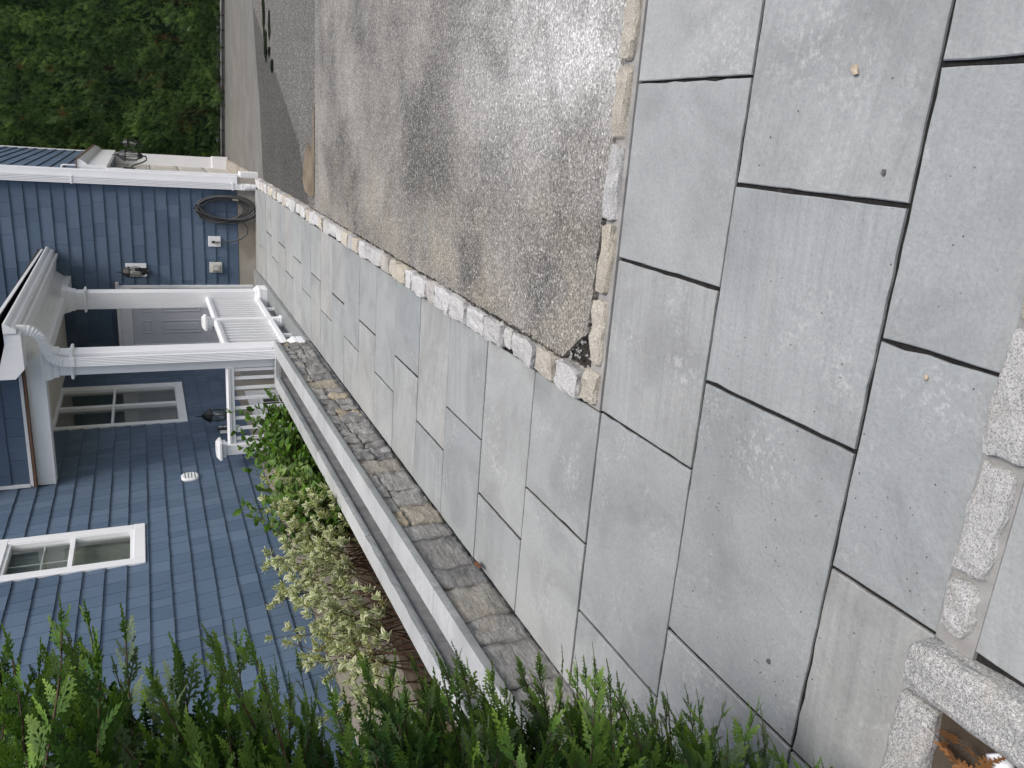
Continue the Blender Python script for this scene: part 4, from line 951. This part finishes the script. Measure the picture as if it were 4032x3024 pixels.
PROTO = [spray(i, True, (.62, .5, .72, .56, .42, .36)[i % 6]) for i in range(12)]
PLO = [spray(100 + i, False, (1.0, 1.2)[i % 2]) for i in range(8)]
class Batch:
    def __init__(s): s.V, s.F, s.C, s.n = [], [], [], 0
    def put(s, pr_, o, a, nrm, L, c0, c1, curl=0.0):
        V, F = pr_; a = a / np.linalg.norm(a); nrm = nrm - a * (nrm @ a); nrm = nrm / (np.linalg.norm(nrm) + 1e-9); sd_ = np.cross(a, nrm)
        z = V[:, 2] + curl * V[:, 1] ** 2 + .12 * curl * np.abs(V[:, 0])
        P_ = o + L * (V[:, :1] * sd_ + V[:, 1:2] * a + z[:, None] * nrm)
        t_ = np.clip(V[:, 1:2] * .75 + np.abs(V[:, :1]) * .8, 0, 1) ** 1.3
        s.V.append(P_); s.F.append(F + s.n); s.C.append(c0 * (1 - t_) + c1 * t_); s.n += len(V)
    def mesh(s, name, mat, smooth=False): return np_mesh(name, np.concatenate(s.V), np.concatenate(s.F), mat, np.concatenate(s.C), smooth)
# --- near arborvitae, left of the walkway in the upright view
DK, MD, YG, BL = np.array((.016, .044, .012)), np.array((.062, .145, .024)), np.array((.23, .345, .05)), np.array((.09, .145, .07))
arb = thing('arborvitae_shrub', 'feathery green arborvitae overhanging the walkway in the near foreground', 'shrub', (-1.75, 1.15, 0))
SIL = [(-1.75, -1.42), (-1.54, -1.31), (-1.11, -1.07), (-.77, -.89), (-.29, -.73), (.018, -.625), (.125, -.575), (.4, -.5)]     # outline of the shrub: slope z/y against x/y
def outline(e):
    for (a, c_), (b_, d_) in zip(SIL[:-1], SIL[1:]):
        if e <= b_: return c_ + (d_ - c_) * (e - a) / (b_ - a)
    return SIL[-1][1]
B = Batch(); stems = MB(); q = random.Random(21)
def shoot(tip, dirv, L, dens=1.0, bright=.5, r0=.004, size=1.0):
    n = 9; d = Vector(dirv).normalized(); P_ = []; wob = Vector((q.uniform(-.4, .4), q.uniform(-1, 1), q.uniform(-1, .6))) * .16; p = Vector(tip)
    for i in range(n):
        P_.append(p.copy()); d = (d + wob * .25 + Vector((q.gauss(0, .05), q.gauss(0, .05), q.gauss(0, .05)))).normalized(); p = p - d * (L / (n - 1))
    P_ = P_[::-1]
    stems.tube(P_, [r0 * (1 - .8 * i / (n - 1)) + .0006 for i in range(n)], 5)
    k = int(L / .017 * dens); rot = q.uniform(0, 6.28); backlit_look = q.random() < .14
    for j in range(k):
        f = .08 + .90 * j / max(1, k - 1) + q.uniform(-.02, .02); i = min(n - 2, int(f * (n - 1))); fr = f * (n - 1) - i; o = P_[i].lerp(P_[i + 1], min(1, fr)); ax = (P_[i + 1] - P_[i]).normalized()
        s1 = ax.orthogonal().normalized(); s2_ = ax.cross(s1); ang = rot + math.pi * (j % 2) + q.gauss(0, .55); lat = s1 * math.cos(ang) + s2_ * math.sin(ang)
        sprd = (1.0 - .6 * f); a = (ax * q.uniform(.85, 1.2) + lat * q.uniform(.5, .95) * sprd + Vector((0, 0, .10))).normalized(); nn = ax.cross(lat) + lat * q.gauss(0, .4) + ax * q.gauss(0, .35)
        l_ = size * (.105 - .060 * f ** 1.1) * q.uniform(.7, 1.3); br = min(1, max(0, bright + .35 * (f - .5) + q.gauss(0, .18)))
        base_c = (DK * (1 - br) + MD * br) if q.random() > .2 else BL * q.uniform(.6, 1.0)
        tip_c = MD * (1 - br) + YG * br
        if backlit_look: base_c, tip_c = BL * .9, np.array((.20, .25, .14))  # backlight put into the colour: a few shoots painted paler
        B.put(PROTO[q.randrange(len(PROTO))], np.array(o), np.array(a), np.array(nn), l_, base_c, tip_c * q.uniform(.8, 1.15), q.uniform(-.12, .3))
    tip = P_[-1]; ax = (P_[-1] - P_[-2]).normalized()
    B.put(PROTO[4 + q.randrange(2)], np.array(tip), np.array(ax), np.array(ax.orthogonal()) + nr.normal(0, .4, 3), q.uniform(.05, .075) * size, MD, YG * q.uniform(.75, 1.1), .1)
# trunks and limbs
for (tx, ty, h) in ((-1.95, 1.25, 1.9), (-1.85, 1.05, 1.7), (-2.15, 1.55, 2.0), (-2.05, .95, 1.8)):
    pts = [(tx + .05 * math.sin(i * 1.3 + tx), ty + .05 * math.cos(i), h * i / 8) for i in range(9)]
    stems.tube(pts, [.022 * (1 - .75 * i / 8) for i in range(9)], 8)
# inner mass: darker side branches filling the shrub
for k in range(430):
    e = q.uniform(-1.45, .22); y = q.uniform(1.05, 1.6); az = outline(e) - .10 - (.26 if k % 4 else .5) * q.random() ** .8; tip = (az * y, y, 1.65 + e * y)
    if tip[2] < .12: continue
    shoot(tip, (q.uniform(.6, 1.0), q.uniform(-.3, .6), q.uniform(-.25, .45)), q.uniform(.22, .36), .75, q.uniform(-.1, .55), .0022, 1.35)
# outer side branches whose tips make the feathery silhouette
for k in range(112):
    e = -1.62 + 1.86 * (k + q.random()) / 112; y = q.uniform(1.15, 1.6); az = outline(e) - .03 - abs(q.gauss(0, .08)); tip = (az * y, y, 1.65 + e * y)
    if tip[2] < .10: continue
    up = .10 if e > -1.0 else .0
    shoot(tip, (1.0, q.uniform(.05, .5), up + q.gauss(0, .17)), q.uniform(.26, .42), .9, q.uniform(.45, 1.1), .0022, q.uniform(.8, 1.15))
link('foliage', B.mesh('foliage', 'conifer'), arb); stems.build('branches', 'bark', arb, True)
# brown dead sprays lying by the granite
B = Batch()
for k in range(26):
    o = np.array((q.uniform(-1.42, -1.20), q.uniform(.62, .93), q.uniform(.0, .06))); a = np.array((q.uniform(.2, 1), q.uniform(-.6, .6), q.uniform(.0, .35)))
    c_ = np.array((.26, .12, .042)) * q.uniform(.6, 1.2); B.put(PROTO[q.randrange(10)], o, a, np.array((0, 0, 1.0)) + nr.normal(0, .5, 3), q.uniform(.08, .13), c_, c_ * 1.2, .2)
dd = link('dead_foliage', B.mesh('dead_foliage', 'conifer')); tag(dd, 'brown dead arborvitae sprays lying behind the granite blocks', 'dead foliage')
bed2 = MB(); bed2.add([(-3.2, -.3, .012), (-1.03, -.3, .012), (-1.03, .5, .012), (-1.19, .96, .012), (-3.2, 1.0, .012)], [(0, 1, 2, 3, 4)]); struct(bed2.build('hedge_bed', 'soil'))

# --- far hedge of arborvitae along the property line
b = MB(); b.add([(5, 18.2, -.07), (-3, 21.1, -.07), (-3, 23.5, -.07), (5, 20.6, -.07)], [(0, 1, 2, 3)]); struct(b.build('hedge_bed', 'crumb'))
hedge = thing('hedge', 'tall dense arborvitae hedge behind the driveway apron', 'hedge', (0.8, 20.2, 0))
P0, P1v = Vector((3.9, 18.78, 0)), Vector((-2.6, 21.15, 0)); al = (P1v - P0).normalized(); nm = Vector((-al.y, al.x, 0)); nm = nm if nm.y < 0 else -nm
LEN = (P1v - P0).length; B = Batch(); q = random.Random(33)
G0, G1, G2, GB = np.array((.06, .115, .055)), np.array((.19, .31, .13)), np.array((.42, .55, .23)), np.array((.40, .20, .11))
cnt = 0
while cnt < 27000:
    s_ = q.uniform(0, LEN); z = q.uniform(-.15, 5.4) if q.random() < .93 else q.uniform(-.15, .5)
    lump = noise.noise(Vector((s_ * 1.0, z * .8, 3))) * .30 + noise.noise(Vector((s_ * 2.6, z * 2.1, 7))) * .20 + noise.noise(Vector((s_ * 6, z * 5, 1))) * .10
    gap = noise.noise(Vector((s_ * 2.0, z * 1.7, 21)))
    if gap < -.22 and q.random() < .75: continue
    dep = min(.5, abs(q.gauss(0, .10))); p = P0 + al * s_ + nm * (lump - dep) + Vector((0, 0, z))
    a = Vector((0, 0, q.uniform(.35, 1.0))) + nm * q.uniform(.1, .9) + al * q.gauss(0, .55); nn = nm + al * q.gauss(0, .8) + Vector((0, 0, q.gauss(0, .5)))
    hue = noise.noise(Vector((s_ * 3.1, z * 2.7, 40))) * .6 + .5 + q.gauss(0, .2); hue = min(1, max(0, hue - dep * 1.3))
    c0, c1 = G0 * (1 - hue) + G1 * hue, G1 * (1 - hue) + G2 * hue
    if noise.noise(Vector((s_ * 2.2, z * 2.2, 77))) > .47 and q.random() < .35: c0, c1 = GB * .5, GB
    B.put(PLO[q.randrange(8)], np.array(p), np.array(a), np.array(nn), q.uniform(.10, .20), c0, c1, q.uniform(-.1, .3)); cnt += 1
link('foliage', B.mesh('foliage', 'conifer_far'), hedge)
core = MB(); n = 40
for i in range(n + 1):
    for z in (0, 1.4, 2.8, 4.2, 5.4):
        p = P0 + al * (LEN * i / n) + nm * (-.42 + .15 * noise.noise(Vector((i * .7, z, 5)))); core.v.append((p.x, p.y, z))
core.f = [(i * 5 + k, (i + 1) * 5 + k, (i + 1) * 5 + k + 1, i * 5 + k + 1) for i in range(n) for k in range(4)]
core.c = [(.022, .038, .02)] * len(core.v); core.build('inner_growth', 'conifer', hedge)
trk = MB()
for k in range(9):
    p = P0 + al * (LEN * (k + .5) / 9) - nm * .46; trk.tube([(p.x, p.y, -.1), (p.x + .03, p.y, 1.5), (p.x, p.y, 4.6)], [.07, .05, .02], 8)
trk.build('trunks', 'bark', hedge)
hb = thing('cobblestone_edging', 'low grey kerb of cobbles along the foot of the far hedge', 'stone edging', (0.8, 19.9, 0))
k0 = Vector((3.2, 18.98, 0)); s_ = 0
while s_ < 5.0:
    L = q.uniform(.24, .36); p = k0 + al * (s_ + L / 2); me = rock_mesh('cobble', L, .10, .18, q.uniform(0, 50), 'granite_grey', .2, .006, 2)
    link('cobble', me, hb, mw=Matrix.Translation((p.x, p.y, dz(p.y) - .01)) @ Matrix.Rotation(math.atan2(al.y, al.x), 4, 'Z')); s_ += L + .012

# --- broad-leaved shrubs in the bed
def leaf_mesh(L, W, name, mat, cols, seed, fold=.25, edge=None):
    """ovate pointed leaf along +y, folded on the midrib; edge colour for variegated margins"""
    V, F, C = [], [], []; T = [0, .12, .3, .5, .7, .87, 1.0]; Wd = [.06, .5, .92, 1.0, .74, .36, .03]
    for t_, w in zip(T, Wd):
        z = -.22 * t_ * t_ * L
        row = [-1, -.62, 0, .62, 1]
        for u in row: V.append((u * w * W / 2, t_ * L, z + abs(u) * w * W / 2 * fold)); C.append(cols if (edge is None or abs(u) < .9) else edge)
    for i in range(len(T) - 1):
        for j in range(4): F.append((i * 5 + j, i * 5 + j + 1, (i + 1) * 5 + j + 1, (i + 1) * 5 + j))
    return np.array(V), np.array(F), np.array(C)
def frame(o, a, nn):
    a = Vector(a).normalized(); nn = Vector(nn); nn = (nn - a * nn.dot(a)).normalized(); s_ = a.cross(nn)
    m_ = Matrix((s_, a, nn)).transposed().to_4x4(); m_.translation = o; return m_
gs = thing('green_shrub', 'bright green broad leaved shrub spilling over the planter wall by the railing', 'shrub', (-3.25, 7.3, .05))
LM = []
for i, c_ in enumerate(((.115, .19, .045), (.155, .25, .06), (.08, .14, .035), (.21, .30, .08), (.125, .21, .05))):
    V, F, C = leaf_mesh(1, .56, 'leaf', 'leaf', c_, i, .3); LM.append(np_mesh('leaf', V, F, 'leaf', C, True))
q = random.Random(8); tw = MB(); spots = []
for k in range(160):
    bx, by = -3.30 + q.gauss(0, .12), q.uniform(5.9, 8.5); p = Vector((bx, by, .06)); d = Vector((q.uniform(-.25, .75), q.uniform(-.55, .55), q.uniform(.8, 1.5))).normalized(); P_ = [p.copy()]; n = 9; L = q.uniform(.45, .95)
    for i in range(n):
        d = (d + Vector((.035, q.gauss(0, .03), -.075))).normalized(); p = p + d * L / n
        p.x = min(p.x, -2.96 - q.uniform(0, .06))
        P_.append(p.copy())
    tw.tube(P_, [.006 * (1 - .75 * i / n) for i in range(n + 1)], 5)
    for i in range(2, n + 1):
        for s_ in (-1, 1):
            ax = (P_[i] - P_[i - 1]).normalized(); lat = ax.cross(Vector((0, 0, 1))).normalized() * s_
            if i % 2: lat = (lat + Vector((0, 0, .8 * s_))).normalized()
            spots.append((P_[i], ax * q.uniform(.3, .8) + lat * q.uniform(.7, 1.1) + Vector((.1, -.1, q.uniform(-.5, .25))), Vector((q.gauss(.25, .4), q.gauss(-.3, .4), 1.0)), q.uniform(.065, .115)))
    spots.append((P_[-1], d + Vector((0, 0, -.2)), Vector((.2, -.3, 1)), q.uniform(.05, .08)))
tw.build('stems', 'twig', gs, True)
def vis(sp): return -(sp[0] - Vector((-3.0, 6.6, .75))).length
spots.sort(key=vis, reverse=True)
for (o, a, nn, L) in spots[:300]: link('leaf', LM[q.randrange(5)], gs, mw=frame(o, a, nn) @ Matrix.Scale(L, 4))
V, F, C = leaf_mesh(1, .56, 'leaf', 'leaf', (1, 1, 1), 0, .3); VV, FF, CC = [], [], []; n = 0
for (o, a, nn, L) in spots[300:]:
    m_ = np.array(frame(o, a, nn)); VV.append(V * L @ m_[:3, :3].T + m_[:3, 3]); FF.append(F + n); n += len(V); CC.append(C * np.array(q.choice([(.075, .155, .022), (.11, .215, .03), (.055, .115, .020)])))
link('leaves', np_mesh('leaves', np.concatenate(VV), np.concatenate(FF), 'leaf', np.concatenate(CC), True), gs, kind='stuff')

vgs = thing('variegated_shrub', 'cream edged variegated shrub leaning over the planter wall near the hedge', 'shrub', (-3.35, 5.2, .05))
q = random.Random(17); tw = MB(); VV, FF, CC = [], [], []; n = 0
V, F, C = leaf_mesh(1, .56, 'leaf', 'leaf', (0, 0, 0), 0, .3); inner = np.array([abs((i % 5) - 2) < .9 for i in range(len(V))])
def vleaf(o, a, nn, L):
    global n
    m_ = np.array(frame(o, a, nn)); VV.append(V * L @ m_[:3, :3].T + m_[:3, 3]); FF.append(F + n); n += len(V)
    g_ = np.array(q.choice([(.11, .155, .07), (.14, .19, .085), (.085, .13, .05), (.18, .22, .10)])); e_ = np.array(q.choice([(.60, .60, .38), (.68, .68, .48), (.54, .56, .34)]))
    CC.append(np.where(inner[:, None], g_, e_))
for k in range(84):
    big = k < 40
    p = Vector((-3.35 + q.gauss(0, .14), q.uniform(4.1, 6.1), .06)); d = Vector((q.uniform(-.3, .55), q.uniform(-.5, .6), q.uniform(.7, 1.5))).normalized(); L = q.uniform(.5, 1.0); P_ = [p.copy()]; m2 = 10
    for i in range(m2):
        d = (d + Vector((.02, q.gauss(0, .05), -.035))).normalized(); p = p + d * L / m2; p.x = min(p.x, -2.93 - q.uniform(0, .05)); P_.append(p.copy())
    tw.tube(P_, [.006 * (1 - .75 * i / m2) for i in range(m2 + 1)], 5)
    tips = [(P_[-1], d)]
    for i in range(4, m2):
        if q.random() < .75:
            dd_ = (d + Vector((q.gauss(0, .7), q.gauss(0, .7), q.uniform(0, .6)))).normalized(); e = P_[i] + dd_ * q.uniform(.06, .14); tw.tube([P_[i], e], .002, 4); tips.append((e, dd_))
    for (tp, dd_) in tips:
        for w in range(q.randint(2, 4)):
            c_ = tp - dd_ * .018 * w; a0 = q.uniform(0, 6.28); o1 = dd_.orthogonal().normalized(); o2 = dd_.cross(o1)
            for s_ in range(3):
                lat = o1 * math.cos(a0 + s_ * 2.1) + o2 * math.sin(a0 + s_ * 2.1); vleaf(c_, dd_ * (.75 - .1 * w) + lat * (.4 + .2 * w), dd_ - lat * .6 + Vector((0, 0, .3)), q.uniform(.038, .062))
tw.build('stems', 'twig', vgs, True)
link('leaves', np_mesh('leaves', np.concatenate(VV), np.concatenate(FF), 'leaf', np.concatenate(CC), True), vgs, kind='stuff')

# ------------------------------------------------------------------ small things
b = MB()
for (t0, t1, w) in ((0, .25, .018), (.25, .6, .03), (.6, 1.0, .012)):
    pass
lf = MB(); pts = []
for i in range(9):
    t_ = i / 8; a = t_ * 2.6 - 1.3; pts.append((math.sin(a) * .03, t_ * .10 - .05, .03 - math.cos(a) * .022))
for i, p in enumerate(pts):
    w = .026 * math.sin(math.pi * (i + .35) / 8.7); lf.v += [(p[0] - w * .5, p[1], p[2] + w * .7), (p[0], p[1], p[2]), (p[0] + w, p[1], p[2] + w * .4)]
lf.f = [(i * 3 + j, i * 3 + j + 1, i * 3 + j + 4, i * 3 + j + 3) for i in range(8) for j in range(2)]
me = lf.mesh('dry_leaf', 'dryleaf', True); tag(link('dry_leaf', me, mw=Matrix.Translation((-2.325, 3.66, .012)) @ Matrix.Rotation(.9, 4, 'Z')), 'curled dark brown dry leaf at the foot of the stone wall', 'leaf')
me = rock_mesh('pebble', .028, .017, .010, 4, 'pebble_tan', .3, .002, 2, 60); tag(link('pebble', me, mw=Matrix.Translation((.231, 1.602, .005)) @ Matrix.Rotation(.5, 4, 'Z')), 'largest tan stone chip lying on the flagstone near the right edge', 'pebble', 'stone chips on the flagstones')
me = rock_mesh('pebble', .013, .010, .008, 8, 'pebble', .3, .001, 2, 60); tag(link('pebble', me, mw=Matrix.Translation((-.008, 1.452, .004))), 'dark chip on the same flagstone as the tan stone chip', 'pebble', 'stone chips on the flagstones')
me = rock_mesh('pebble', .014, .012, .009, 9, 'pebble', .3, .001, 2, 60); tag(link('pebble', me, mw=Matrix.Translation((-1.45, 1.505, .004))), 'dark chip on the flagstone closest to the arborvitae', 'pebble', 'stone chips on the flagstones')
me = rock_mesh('pebble', .012, .010, .007, 10, 'pebble_tan', .3, .001, 2, 60); tag(link('pebble', me, mw=Matrix.Translation((-.459, 1.211, .004))), 'small tan chip near the speckled granite cobbles', 'pebble', 'stone chips on the flagstones')
b = MB()
for k in range(170):
    crumb(b, pr.gauss(-.95, .55), pr.uniform(1.05, 1.95), .0015, pr.uniform(.0012, .0032))
b.build('grit', 'pebble', kind='stuff'); bpy.data.objects['grit']['label'] = 'scattered dark grit on the near flagstones'; bpy.data.objects['grit']['category'] = 'grit'

b = MB(); b.tube([(-1.19, .815, .03), (-1.22, .79, .032), (-1.5, .60, .035)], .024, 14); tag(b.build('white_pipe', 'white', smooth=True), 'white plastic pipe end cut off by the near left corner of the paving', 'pipe')
